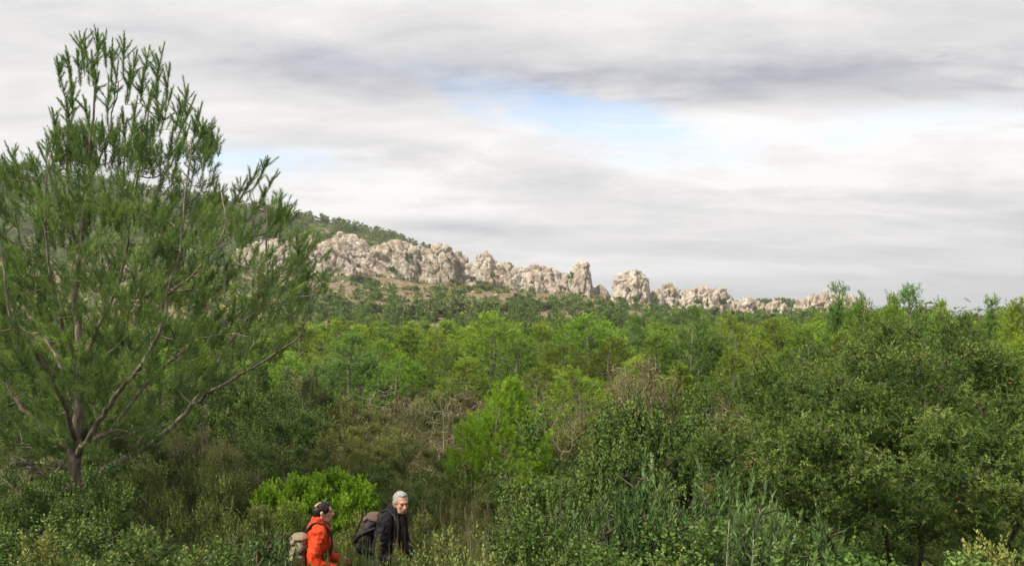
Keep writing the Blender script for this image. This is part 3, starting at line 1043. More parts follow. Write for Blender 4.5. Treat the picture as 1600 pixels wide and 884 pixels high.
HERO_PINES = [
    (545, 31, 522, 125, 'round-topped dark young pine just behind the dark pale-tipped bush', 0), (470, 46, 505, 105, None, 1), (640, 47, 512, 90, None, 2), (690, 40, 520, 100, None, 3),
    (768, 44, 488, 120, 'tall broad pine rising behind the dead bushes and the fresh green pine', 4), (842, 50, 506, 85, None, 0), (916, 42, 491, 120, 'tall dense pine above the pale green pine sapling', 1),
    (985, 50, 493, 90, None, 2), (1078, 36, 479, 95, 'upright dark-crowned pine with bare lower trunk in mid valley', 0), (1150, 44, 492, 90, None, 3), (1212, 36, 499, 105, None, 4),
    (1304, 29, 446, 85, 'dark narrow conical pine standing out against the white crag', 1), (1262, 26, 508, 105, None, 1), (1356, 26, 462, 95, None, 3), (1395, 27, 460, 70, None, 2), (1428, 25, 448, 110, 'tallest pine behind the berried juniper, its leaders against the sky', 0),
    (1468, 28, 470, 75, None, 2), (1556, 26, 466, 85, None, 5), (1597, 23, 468, 105, None, 4), (1640, 25, 460, 110, None, 1), (1545, 16, 535, 130, None, 3), (1235, 20, 545, 125, None, 6), (1140, 25, 550, 110, None, 0),
    (1000, 28, 560, 110, None, 6), (850, 28, 566, 105, None, 1), (735, 29, 560, 110, None, 0), (620, 30, 556, 110, None, 3), (450, 28, 552, 115, None, 4), (905, 21, 575, 130, 'pale green pine sapling beside the dry beige bushes', 3), (1060, 25, 566, 85, None, 5),
    (590, 36, 534, 100, None, 6), (810, 38, 530, 100, None, 6), (955, 36, 528, 100, None, 4), (1030, 36, 520, 95, None, 0), (1115, 36, 524, 90, None, 1), (505, 40, 520, 95, None, 6), (405, 32, 530, 125, None, 2), (700, 31, 545, 100, None, 6), (880, 34, 536, 95, None, 3),
    (1180, 30, 530, 100, None, 6), (1320, 22, 520, 120, None, 4), (1600, 17, 520, 130, None, 1), (1400, 21, 500, 120, None, 1),
]
taken = []
for (px, Y, top, wd, lab, var) in HERO_PINES:
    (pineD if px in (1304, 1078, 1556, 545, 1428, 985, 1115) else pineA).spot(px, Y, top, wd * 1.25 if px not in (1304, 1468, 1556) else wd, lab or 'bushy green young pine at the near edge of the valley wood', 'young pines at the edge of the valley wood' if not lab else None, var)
    taken.append(((px - 800) / F * Y, Y))
rng = np.random.RandomState(77)
cand = []
tries = 0
tk = np.zeros((2000, 2))
nt = len(taken)
tk[:nt] = taken
while len(cand) < 760 and tries < 60000:
    tries += 1
    Y = 32 + 175 * rng.rand() ** 1.25
    X = (rng.rand() - 0.5) * 1.42 * Y
    sp = 2.3 + Y * 0.025
    if ((tk[:nt, 0] - X) ** 2 + (tk[:nt, 1] - Y) ** 2).min() > sp * sp:
        tk[nt] = (X, Y)
        nt += 1
        cand.append((X, Y))
cand.sort(key=lambda c: c[1])
TOPS = np.array([(-200, 492), (450, 494), (600, 499), (700, 495), (900, 496), (1000, 492), (1200, 495), (1400, 485), (1600, 482), (1800, 480)], float)
stuff_pines = Geo()
mats3 = [MT['pine'], MT['bark']]
for i, (X, Y) in enumerate(cand):
    z = gz(X, Y)
    u = 800 + F * X / Y
    row = np.interp(Y, [30, 38, 46, 60, 80, 110, 150, 210], [560, 540, 526, 513, 506, 500, 494, 486]) + 8 * rng.randn() * 60 / (Y + 30)
    row += np.interp(u, [1150, 1350, 1600], [0, -14, -22])
    if 1462 < u < 1545:
        row = max(row, 503)
    h = EYE + (HOR - row) / F * Y - z
    h = min(max(h, 1.5), 6.0)
    kind = pineA if Y < 48 else pineB
    if i < 290:
        kind.put((X, Y, z - 0.05), h, h * (0.85 + 0.35 * rng.rand()), rng.rand() * 6.28, rng.randint(7),
                 'green young pine crown deep in the valley wood' if Y >= 48 else 'bushy green young pine at the near edge of the valley wood',
                 'pines deep in the valley wood' if Y >= 48 else 'young pines at the edge of the valley wood')
    else:
        wd, lv = far_geo[rng.randint(4)]
        for g, mat in ((lv, 0), (wd, 1)):
            V = g.verts().copy()
            a = rng.rand() * 6.28
            ca, sa = math.cos(a), math.sin(a)
            V = np.stack([V[:, 0] * ca - V[:, 1] * sa, V[:, 0] * sa + V[:, 1] * ca, V[:, 2]], 1) * (h / 4.3) + np.array([X, Y, z])
            tt = np.clip(np.concatenate(g.t) + 0.25 * rng.randn(), 0, 1)
            k = 0
            for f, t_ in zip(g.f, g.t):
                stuff_pines.f.append(f + stuff_pines.n)
                stuff_pines.t.append(tt[k:k + len(f)])
                stuff_pines.m.append(np.full(len(f), mat))
                k += len(f)
            stuff_pines.v.append(V)
            stuff_pines.n += len(V)
link('valley_wood', stuff_pines.mesh('valley_wood', mats3), kind='stuff', label='mass of green pines filling the valley below the ridge', category='wood')


def scatter_stuff(name, places, geos, mats, rng, ref=4.3, label=None, category=None):
    G = Geo()
    for (X, Y, z, h, wx) in places:
        wd, lv = geos[rng.randint(len(geos))]
        a = rng.rand() * 6.28
        ca, sa = math.cos(a), math.sin(a)
        dt = 0.22 * rng.randn()
        for g, mat in ((lv, 0), (wd, 1)):
            if g is None or g.n == 0:
                continue
            V = g.verts()
            V = np.stack([V[:, 0] * ca - V[:, 1] * sa, V[:, 0] * sa + V[:, 1] * ca, V[:, 2]], 1) * np.array([wx, wx, h]) / ref + np.array([X, Y, z])
            for f, t_ in zip(g.f, g.t):
                G.f.append(f + G.n)
                G.t.append(np.clip(t_ + dt, 0, 1))
                G.m.append(np.full(len(f), mat))
            G.v.append(V)
            G.n += len(V)
    o = link(name, G.mesh(name, mats), kind='stuff')
    if label:
        o['label'] = label
        o['category'] = category
    return o


# pines on the hill behind the crags: a mass, and the ones that stand up on the skyline as single trees
rng = np.random.RandomState(91)
pl = []
while len(pl) < 1650:
    u = -60 + 800 * rng.rand()
    Y = 385 + 95 * rng.rand()
    X = (u - 800) / F * Y
    c = np.interp(u, CREST[:, 0], CREST[:, 1])
    if u > 725:
        continue
    h = (3.2 + 2.2 * rng.rand()) * (0.75 if u > 640 else 1)
    pl.append((X, Y, gz(X, Y) - 0.3, h, h * (1.2 + 0.5 * rng.rand())))
scatter_stuff('hill_wood', pl, [(None, g_[1]) for g_ in hill_geo], [MT['pine_far'], MT['bark_dark']], rng, label='pine wood covering the hill above the crags', category='wood')
for k in range(46):
    u = 300 + 10 * k + 6 * rng.rand() if k < 42 else 724 + 7 * (k - 42)
    Y = 468 if u < 715 else 362
    X = (u - 800) / F * Y
    h = (3.4 + 3.2 * rng.rand() ** 2) if u < 560 else 2.8 + 1.5 * rng.rand()
    pineF.put((X, Y, gz(X, Y) - 0.3), h, h * (0.75 + 0.3 * rng.rand()), rng.rand() * 6, k, 'small pine on the skyline of the hill above the crags' if u < 715 else 'small pine growing in the notch beside the big rock wall',
              'pines on the hill skyline' if u < 715 else 'pines in the rock notch')
pl = []
for k in range(110):
    u = 1165 + 95 * rng.rand()
    Y = 440 + 45 * rng.rand()
    X = (u - 800) / F * Y
    h = 3.0 + 2.0 * rng.rand()
    pl.append((X, Y, gz(X, Y) - 0.3, h, h * 1.1))
scatter_stuff('knoll_wood', pl, hill_geo, [MT['pine_far'], MT['bark_dark']], rng, label='clump of pines on the little knoll behind the white crags', category='wood')

# pines climbing the foot of the slope
pl = []
for k in range(420):
    u = 300 + 1300 * rng.rand()
    Y = 190 + 110 * rng.rand() ** 1.6
    X = (u - 800) / F * Y
    h = 2.6 + 2.2 * rng.rand()
    pl.append((X, Y, gz(X, Y) - 0.2, h, h * (1.0 + 0.4 * rng.rand())))
scatter_stuff('slope_wood', pl, hill_geo, [MT['pine_far'], MT['bark_dark']], rng, label='scattered pines climbing the foot of the slope below the crags', category='wood')
# scrub on the slope below the crags
scrub_geo = [shrub_geo(200 + s, 1.0, 1.0, 110, 9, 0.3, 7, 0.2, 0.13, 1.0, 0.4, tw=0.02, goals=12, stems=3) for s in range(4)]
slope_shrub = Kind('slope_shrub', 'shrub', scrub_geo, MT['bark_dark'], MT['scrub'], False)
scrub_low = [(None, shrub_geo(210 + s, 1.0, 1.0, 24, 7, 0.3, 2, 0.5, 0.36, 1.0, 0.4, tw=0.02, goals=3, stems=1)[1]) for s in range(4)]
rng = np.random.RandomState(17)
pl, n_ind = [], 0
us = -80 + 1760 * rng.rand(3500)
Ys = 185 + 163 * rng.rand(3500) ** 0.8
Xs = (us - 800) / F * Ys
bs, zs = bareness(Xs, Ys), ground_z(Xs, Ys) - 0.1
for u, X, Y, bare, z in zip(us, Xs, Ys, bs, zs):
    if bare > 0.08 and rng.rand() < 0.82:
        continue
    h = (0.6 + 1.6 * rng.rand() ** 2) * (1.6 if bare < -0.15 else 1.0) * (1.0 if Y > 260 else 1.25)
    wx = h * (1.5 + 0.8 * rng.rand())
    if h > 2.2 and 420 < u < 1500 and n_ind < 240:
        n_ind += 1
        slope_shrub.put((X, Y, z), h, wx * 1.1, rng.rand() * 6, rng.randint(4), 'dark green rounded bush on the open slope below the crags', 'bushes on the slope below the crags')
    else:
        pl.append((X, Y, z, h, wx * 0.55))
scatter_stuff('slope_scrub', pl, scrub_low, [MT['scrub'], MT['bark_dark']], rng, ref=1.0)
# bushes rooted on the crags
for k, (px, py) in enumerate([(893, 430), (738, 436), (700, 405), (612, 420), (560, 415), (640, 400), (1090, 470), (1105, 476), (1060, 474), (1180, 482), (1212, 484), (1270, 480), (1290, 484), (980, 452), (830, 440), (770, 430), (1025, 468), (1130, 470)]):
    Y = 343.0 if px < 1180 else 334.0
    X = (px - 800) / F * Y
    z = EYE + (HOR - py) / F * Y
    h = 2.6 if k == 0 else 1.2 + 1.0 * rng.rand()
    slope_shrub.put((X, Y, z - h * 0.6), h * 1.2, h * (1.3 + 0.5 * rng.rand()), k, k, 'green bush rooted in a crack of the limestone crags', 'bushes growing on the crags')


# ------------------------------------------------------------------ near shrubs
oak = Kind('evergreen_shrub', 'shrub', [shrub_geo(300 + s, 0.95, 1.6, 1500, 30, 0.12, 13, 0.029, 0.016, 1.0, 0.4, tw=0.0026, spread=0.2, goals=120, inner=0.12) for s in range(3)], MT['bark_dark'], MT['dark_oak'], aspect=0.8)
heath = Kind('heath_shrub', 'shrub', [shrub_geo(310 + s, 0.95, 1.5, 1500, 30, 0.15, 13, 0.034, 0.013, 0.7, 0.8, tw=0.0024, spread=0.2, goals=120, inner=0.12) for s in range(3)], MT['bark_dark'], MT['heath'], aspect=0.8)
pale = Kind('pale_shrub', 'shrub', [shrub_geo(320 + s, 0.85, 1.4, 1100, 24, 0.18, 15, 0.032, 0.013, 0.5, 1.2, tw=0.0024, spread=0.2, goals=150, tips=0.9, inner=0.12) for s in range(2)], MT['bark_dark'], MT['pale'], aspect=0.8)
dry = Kind('dry_shrub', 'shrub', [shrub_geo(330 + s, 0.8, 1.1, 800, 20, 0.15, 8, 0.034, 0.013, 0.9, 0.9, tw=0.003, spread=0.26, goals=300) for s in range(2)], MT['bark_pale'], MT['dry'], aspect=0.8)
rosemary = Kind('rosemary_bush', 'shrub', [shrub_geo(340 + s, 0.6, 1.0, 330, 16, 0.24, 50, 0.034, 0.0085, 0.75, 1.5, leaf='needle', tw=0.003, spread=0.26, goals=120, inner=0.3) for s in range(2)], MT['bark_dark'], MT['rosemary'], aspect=0.8)
lentisk = Kind('bright_shrub', 'shrub', [shrub_geo(350, 1.0, 1.0, 5200, 150, 0.07, 12, 0.03, 0.018, 0.95, 0.6, tw=0.003, spread=0.13, goals=250, even=1, inner=0.1)], MT['bark_dark'], MT['lentisk'])
overhang = Kind('heath_shrub', 'shrub', [shrub_geo(316 + s, 1.15, 1.6, 1700, 30, 0.15, 13, 0.034, 0.013, 0.7, 0.8, tw=0.004, spread=0.2, goals=170, inner=0.0, base=0.62, dome=0.5) for s in range(2)], MT['bark_dark'], MT['heath'], aspect=0.8)  # crown shaped as a high roof so the hollow underneath darkens
bare = Kind('dead_tree', 'dead tree', [(bare_geo(360, 1.8, 0.7, 130, 0.0024), None), (bare_geo(361, 1.6, 0.6, 200, 0.0016, False), None), (bare_geo(362, 2.0, 0.3, 40, 0.003), None)], MT['dead'], MT['dead'], wood_name='branches')
stalk = Kind('dry_stalks', 'stalks', [(stalk_geo(370 + s), None) for s in range(3)], MT['dead'], MT['dead'], wood_name='stems')
fresh = Kind('young_pine', 'tree', [pine_geo(380, 2.0, 0.85, 420, 3, 40, 0.17, 0.085, 0.008, narrow=0.5, low=0.03, tw=0.003)], MT['bark'], MT['pine_bright'], wood_name='trunk', leaf_name='crown')

SP = [
    # kind, px, depth, top row, width px, label, group, variant
    (fresh, 780, 14.5, 594, 165, 'bright fresh-green young pine standing alone beyond the hikers', None, 0),
    (lentisk, 494, 11.3, 740, 205, 'bright lime-green dome-shaped shrub behind the hiker in orange', None, 0),
    (bare, 692, 17.0, 606, 70, 'leafless pale dead tree with forked branches beside the fresh-green pine', None, 0),
    (bare, 826, 17.0, 583, 75, 'dry beige leafless bush poking up behind the fresh-green pine', None, 1),
    (bare, 882, 16.0, 622, 60, 'small beige leafless bush leaning between the fresh-green pine and the dark shrub', None, 1),
    (bare, 606, 26.0, 598, 50, 'thin dead stems standing in the brown thicket under the pines', 'dead stems in the brown thicket', 2),
    (bare, 575, 25.0, 604, 50, 'thin dead stems standing in the brown thicket under the pines', 'dead stems in the brown thicket', 2),
    (oak, 475, 22.0, 572, 95, 'dark rounded bush with dull leaves in front of the round-topped pine', None, 1),
    (pale, 468, 21.6, 577, 60, 'pale-tipped sprays growing out of the dark rounded bush', None, 0),
    (dry, 545, 23.0, 622, 110, 'grey-brown dry thicket below the round-topped pine', None, 0),
    (dry, 615, 24.0, 626, 80, 'brown twiggy thicket around the thin dead stems', None, 1),
    (pale, 652, 22.0, 622, 90, 'olive bush with pale leaf tips beside the brown twiggy thicket', None, 1),
    (dry, 560, 19.0, 672, 120, 'low rust-brown shrub in the clearing', 'low rust-brown shrubs of the clearing', 0),
    (dry, 640, 19.5, 668, 110, 'low rust-brown shrub in the clearing', 'low rust-brown shrubs of the clearing', 1),
    (dry, 690, 17.8, 684, 100, 'low rust-brown shrub in the clearing', 'low rust-brown shrubs of the clearing', 0),
    (heath, 600, 20.0, 660, 90, 'yellow-green heath patch between the rust-brown shrubs', None, 2),
    (oak, 600, 14.0, 726, 130, 'low dark green shrub just behind the grey-haired hiker', None, 0),
    (oak, 665, 14.5, 734, 110, 'low dark green shrub beside the foot of the dead tree', None, 2),
    (oak, 420, 17.5, 600, 130, 'tall dark evergreen shrub in the shade of the big pine', None, 2),
    (oak, 460, 16.0, 640, 120, 'dark evergreen shrub at the edge of the shade, above the lime-green dome', None, 0),
    (oak, 380, 18.5, 560, 120, 'tall dark evergreen shrub rising behind the outer limb of the big pine', None, 1),
    (oak, 330, 19.0, 575, 120, 'tall dark evergreen shrub seen under the crown of the big pine', 'dark shrubs behind the big pine', 0),
    (oak, 250, 18.0, 585, 130, 'tall dark evergreen shrub seen under the crown of the big pine', 'dark shrubs behind the big pine', 2),
    (oak, 160, 18.0, 590, 130, 'tall dark evergreen shrub seen under the crown of the big pine', 'dark shrubs behind the big pine', 1),
    (oak, 60, 18.0, 590, 140, 'tall dark evergreen shrub seen under the crown of the big pine', 'dark shrubs behind the big pine', 0),
    (pale, 290, 13.6, 664, 110, 'shrub with cream-coloured upright tips under the long pine limb', None, 0),
    (pale, 346, 13.2, 690, 75, 'narrow shrub with cream tips beside the cream-tipped shrub under the limb', None, 1),
    (overhang, 285, 11.2, 702, 190, 'rounded brown-green shrub overhanging a dark hollow beside the pine trunk', None, 0),
    (heath, 345, 10.4, 752, 150, 'dense olive shrub between the dark hollow and the lime-green dome', None, 1),
    (heath, 392, 9.8, 782, 110, 'dense brownish shrub behind the tan backpack', None, 2),
    (overhang, 190, 11.8, 742, 150, 'added brown-green shrub roofing the dark hollow close to the pine trunk', None, 1),  # added as a roof that shades the hollow
    (oak, 230, 13.4, 700, 220, 'added dark shrub closing the back of the hollow beside the pine', None, 3),  # added behind the hollow to keep it enclosed and dark
    (oak, 60, 10.2, 762, 110, 'grey-green shrub among the dead lower branches of the pine', None, 0),
    (oak, 122, 10.3, 726, 130, 'grey-green shrub hiding the foot of the big pine trunk', None, 1),
    (oak, 25, 8.6, 806, 110, 'small grey-green shrub below the dead lower branches of the pine', None, 2),
    (rosemary, 205, 7.4, 838, 90, 'rosemary with upright sprigs below the dark hollow', 'rosemary below the dark hollow', 0),
    (rosemary, 285, 7.2, 828, 100, 'rosemary with upright sprigs below the dark hollow', 'rosemary below the dark hollow', 1),
    (rosemary, 345, 6.8, 846, 90, 'rosemary with upright sprigs below the dark hollow', 'rosemary below the dark hollow', 0),
    (heath, 440, 10.3, 800, 80, 'brown-green heath along the foot of the lime-green dome', 'heath along the foot of the lime-green dome', 3),
    (heath, 560, 10.5, 802, 70, 'brown-green heath along the foot of the lime-green dome', 'heath along the foot of the lime-green dome', 1),
    (heath, 505, 10.4, 806, 70, 'brown-green heath along the foot of the lime-green dome', 'heath along the foot of the lime-green dome', 2),
    (heath, 548, 9.6, 816, 90, 'yellow-green heath between the two hikers', None, 0),
    (heath, 655, 10.2, 800, 90, 'olive heath beside the grey-haired hiker', None, 1),
    (oak, 970, 9.4, 622, 190, 'tall dark grey-green shrub with fine leaves beside the berried juniper', None, 0),
    (oak, 925, 8.6, 652, 140, 'dark fine-leaved shrub in front of the beige leafless bush', None, 1),
    (oak, 1045, 8.4, 664, 150, 'dark fine-leaved shrub under the arm of the berried juniper', None, 2),
    (oak, 840, 7.6, 762, 120, 'low dark shrub beside the tall grass of the clearing', None, 2),
    (oak, 905, 7.0, 742, 110, 'dark low shrub between the grass and the rosemary', None, 1),
    (rosemary, 985, 6.0, 752, 150, 'tall rosemary bush with upright sprigs in front of the dark shrubs', 'tall rosemary in front of the dark shrubs', 0),
    (rosemary, 1075, 5.8, 742, 160, 'tall rosemary bush with upright sprigs in front of the dark shrubs', 'tall rosemary in front of the dark shrubs', 1),
    (rosemary, 1140, 5.6, 756, 120, 'tall rosemary bush with upright sprigs in front of the dark shrubs', 'tall rosemary in front of the dark shrubs', 0),
    (rosemary, 890, 5.8, 800, 120, 'tall rosemary bush with upright sprigs in front of the dark shrubs', 'tall rosemary in front of the dark shrubs', 1),
    (pale, 1012, 15.5, 640, 90, 'cream-tipped bush just above the dark fine-leaved shrubs', None, 1),
    (pale, 965, 15.0, 668, 70, 'small cream-tipped bush beside the larger cream-tipped bush', None, 0),
    (dry, 1000, 24.0, 556, 90, 'brown-grey shrub with dry twigs among the green pines', None, 1),
    (pale, 985, 23.0, 580, 100, 'grey-green bush with faded tips in front of the dry brown-grey shrub', None, 0),
    (heath, 1060, 20.0, 600, 110, 'olive-brown bush beside the dark clump in mid valley', None, 1),
    (oak, 1110, 20.0, 596, 70, 'very dark small clump between the pines and the juniper arm', None, 1),
    (dry, 1160, 17.0, 628, 80, 'reddish dry shrub above the juniper arm', None, 0),
    (heath, 1120, 15.0, 650, 110, 'olive shrub above the juniper arm', None, 2),
    (oak, 1240, 6.4, 800, 110, 'dark fine-leaved shrub at the edge of the hollow under the juniper', None, 0),
    (rosemary, 1215, 5.2, 822, 110, 'low rosemary sprays beside the two pale sprigs', None, 1),
    (oak, 1330, 11.0, 770, 150, 'added dark shrub filling the deep shade under the juniper', 'added dark shrubs in the shade under the juniper', 0),  # this group of shrubs is added to darken the space under the juniper
    (oak, 1430, 11.6, 770, 150, 'added dark shrub filling the deep shade under the juniper', 'added dark shrubs in the shade under the juniper', 3),
    (oak, 1530, 11.2, 770, 150, 'added dark shrub filling the deep shade under the juniper', 'added dark shrubs in the shade under the juniper', 2),
    (oak, 1300, 8.4, 812, 110, 'added dark low shrub at the mouth of the hollow under the juniper', None, 1),  # added so the mouth of the hollow stays dark
    (oak, 1520, 6.2, 852, 110, 'low dark shrub under the overhanging juniper branches', None, 2),
    (stalk, 612, 7.9, 764, 34, 'tall pale dry stalks in front of the dark jacket', None, 0),
    (stalk, 634, 8.1, 790, 26, 'thin pale dry stalks beside the hand of the grey-haired hiker', None, 1),
    (stalk, 760, 8.5, 752, 60, 'pale dry stalks rising from the grass of the clearing', 'dry stalks in the grass', 0),
    (stalk, 700, 8.5, 768, 50, 'pale dry stalks rising from the grass of the clearing', 'dry stalks in the grass', 1),
    (stalk, 665, 9.2, 776, 50, 'pale dry stalks rising from the grass of the clearing', 'dry stalks in the grass', 0),
    (stalk, 790, 10.5, 736, 60, 'pale dry stalks rising from the grass of the clearing', 'dry stalks in the grass', 1),
    (stalk, 735, 10.0, 740, 60, 'pale dry stalks rising from the grass of the clearing', 'dry stalks in the grass', 0),
]
near_taken = []
for (kd, px, Y, top, wd, lab, var) in ((heath, 540, 7.6, 866, 40, 'slim heath sprays in front of the orange jacket', 1), (heath, 462, 7.6, 874, 36, 'slim heath sprays in front of the tan backpack', 2), (heath, 592, 7.8, 846, 36, 'slim olive sprays in front of the dark jacket', 0),
                                       (heath, 505, 7.5, 872, 34, 'slim heath sprays below the elbow of the orange jacket', 0), (heath, 630, 8.0, 858, 30, 'slim heath sprays beside the pale stalks', 1), (rosemary, 572, 7.7, 852, 30, 'slim rosemary sprig between the two hikers', 0), (heath, 612, 7.9, 856, 34, 'slim olive sprays below the hand of the grey-haired hiker', 3)):
    kd.spot(px, Y, top, wd, lab, None, var, slim=True)
for (kd, px, Y, top, wd, lab, grp, var) in SP:
    kd.spot(px, Y, top, wd, lab, grp, var)
    near_taken.append(((px - 800) / F * Y, Y))

# smaller shrubs that fill the thicket between them
rng = np.random.RandomState(404)
ROWS = np.array([(4.5, 845), (6, 838), (8, 818), (10, 790), (13, 740), (16, 700), (20, 668), (25, 630), (33, 590)], float)
FILL = {
    'oak': (oak, 'low dark evergreen shrub filling the thicket', 'low dark shrubs filling the thicket'),
    'heath': (heath, 'low olive heath shrub filling the thicket', 'low olive heath shrubs filling the thicket'),
    'pale': (pale, 'low shrub with faded cream tips in the thicket', 'low cream-tipped shrubs in the thicket'),
    'dry': (dry, 'low brown dry shrub in the thicket', 'low brown dry shrubs in the thicket'),
    'rosemary': (rosemary, 'low rosemary with upright sprigs in the thicket', 'low rosemary in the thicket'),
}
tk = np.zeros((1500, 2))
nt = len(near_taken)
tk[:nt] = near_taken
made = 0
for k in range(9000):
    if made >= 360:
        break
    Y = 4.6 + 29 * rng.rand() ** 1.2
    X = (rng.rand() - 0.5) * 1.36 * Y
    px = 800 + F * X / Y
    if ((tk[:nt, 0] - X) ** 2 + (tk[:nt, 1] - Y) ** 2).min() < (0.5 + Y * 0.024) ** 2:
        continue
    row = np.interp(Y, ROWS[:, 0], ROWS[:, 1]) + 14 * rng.randn()
    if 380 < px < 690 and Y < 9.6:
        if 470 < px < 665 or (Y > 7.7 and 425 < px < 660):
            continue
        row = max(row, 912 if 410 < px < 665 else 880)
    if 380 < px < 610 and 8.5 < Y < 11.4:
        row = max(row, 812)
    if 640 < px < 830 and Y < 13:
        row += 40
    if 640 < px < 860 and rng.rand() < 0.55 and Y < 16:
        continue
    if 130 < px < 330 and 7.6 < Y < 13:
        continue
    if px > 1215 and 5.0 < Y < 12:
        continue
    z = gz(X, Y)
    h = EYE + (HOR - row) / F * Y - z
    if h < 0.25:
        h = 0.25 + 0.2 * rng.rand()
    h = min(h, 1.7)
    if px < 520:
        c = rng.choice(['oak', 'heath', 'pale', 'rosemary'], p=[0.5, 0.38, 0.04, 0.08])
    elif px < 860:
        c = rng.choice(['dry', 'heath', 'pale', 'oak'], p=[0.18, 0.5, 0.1, 0.22])
    else:
        c = rng.choice(['oak', 'heath', 'pale', 'dry', 'rosemary'], p=[0.42, 0.28, 0.08, 0.1, 0.12])
    if Y > 15 and c == 'rosemary':
        c = 'heath'
    if Y < 8 and c == 'pale':
        c = 'oak'
    kd, lab, grp = FILL[c]
    tk[nt] = (X, Y)
    nt += 1
    made += 1
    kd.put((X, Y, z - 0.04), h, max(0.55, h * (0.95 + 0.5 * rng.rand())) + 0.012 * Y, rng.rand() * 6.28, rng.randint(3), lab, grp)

# grass and herbs on the ground
rng = np.random.RandomState(52)
n = 5200
Y = 5.0 + 30 * rng.rand(n) ** 1.3
X = (rng.rand(n) - 0.5) * 1.4 * Y
k = n // 3
Y[:k] = 6.3 + 8 * rng.rand(k)
X[:k] = (640 + 200 * rng.rand(k) - 800) / F * Y[:k]
pxs = 800 + F * X / Y
keep = ~((pxs > 425) & (pxs < 645) & (Y < 8.6)) & (((pxs > 600) & (pxs < 870)) | (rng.rand(n) < 0.25))
X, Y, pxs = X[keep], Y[keep], pxs[keep]
n = len(X)
Z = ground_z(X, Y)
hh = np.where((pxs > 630) & (pxs < 850) & (Y < 15), 0.62, 0.28) * (0.5 + 0.8 * rng.rand(n))
b = 14
base = np.stack([X, Y, Z - 0.02], 1)
bb = np.repeat(base, b, 0) + np.concatenate([rng.normal(size=(n * b, 2)) * 0.06, np.zeros((n * b, 1))], 1)
dirs = unit(np.stack([rng.normal(size=n * b) * 0.32, rng.normal(size=n * b) * 0.32, np.ones(n * b)], 1))
hb = (np.repeat(hh, b) * (0.5 + 0.6 * rng.rand(n * b)))[:, None]
sd_ = unit(np.cross(dirs, unit(rng.normal(size=dirs.shape)))) * 0.0045
bend = rng.normal(size=dirs.shape) * 0.12 * np.array([1, 1, 0])
mid = bb + dirs * hb * 0.55
tipg = bb + dirs * hb + bend * hb * 2
V = np.stack([bb - sd_, bb + sd_, mid + sd_ * 0.8, mid - sd_ * 0.8, tipg], 1).reshape(-1, 3)
i0 = np.arange(n * b)[:, None] * 5
g = Geo()
gt = np.clip(np.repeat(0.25 + 0.5 * rng.rand(n), b) + 0.2 * rng.randn(n * b), 0, 1)
g.add(V, i0 + np.array([[0, 1, 2, 3]]), gt)
g.f.append(i0 + np.array([[3, 2, 4]]))
g.t.append(gt)
g.m.append(np.zeros(n * b, int))
link('grass', g.mesh('grass', MT['grass']), kind='stuff')
# low herbs and leaf litter between the shrubs
herb = [(None, shrub_geo(390 + s, 0.25, 0.25, 16, 5, 0.08, 5, 0.04, 0.018, 1.0, 0.7, tw=0.003, goals=6, stems=2)[1]) for s in range(3)]
pl = []
for k in range(700):
    Y_ = 5 + 35 * rng.rand() ** 1.1
    X_ = (rng.rand() - 0.5) * 1.4 * Y_
    s = 0.7 + 1.2 * rng.rand()
    pl.append((X_, Y_, 0.0, s * (1 + Y_ * 0.02), s * (1.2 + Y_ * 0.03)))
zz = ground_z(np.array([p[0] for p in pl]), np.array([p[1] for p in pl]))
pl = [(p[0], p[1], z, p[3], p[4]) for p, z in zip(pl, zz)]
scatter_stuff('undergrowth', pl, herb, [MT['heath'], MT['bark_dark']], rng, ref=1.0)


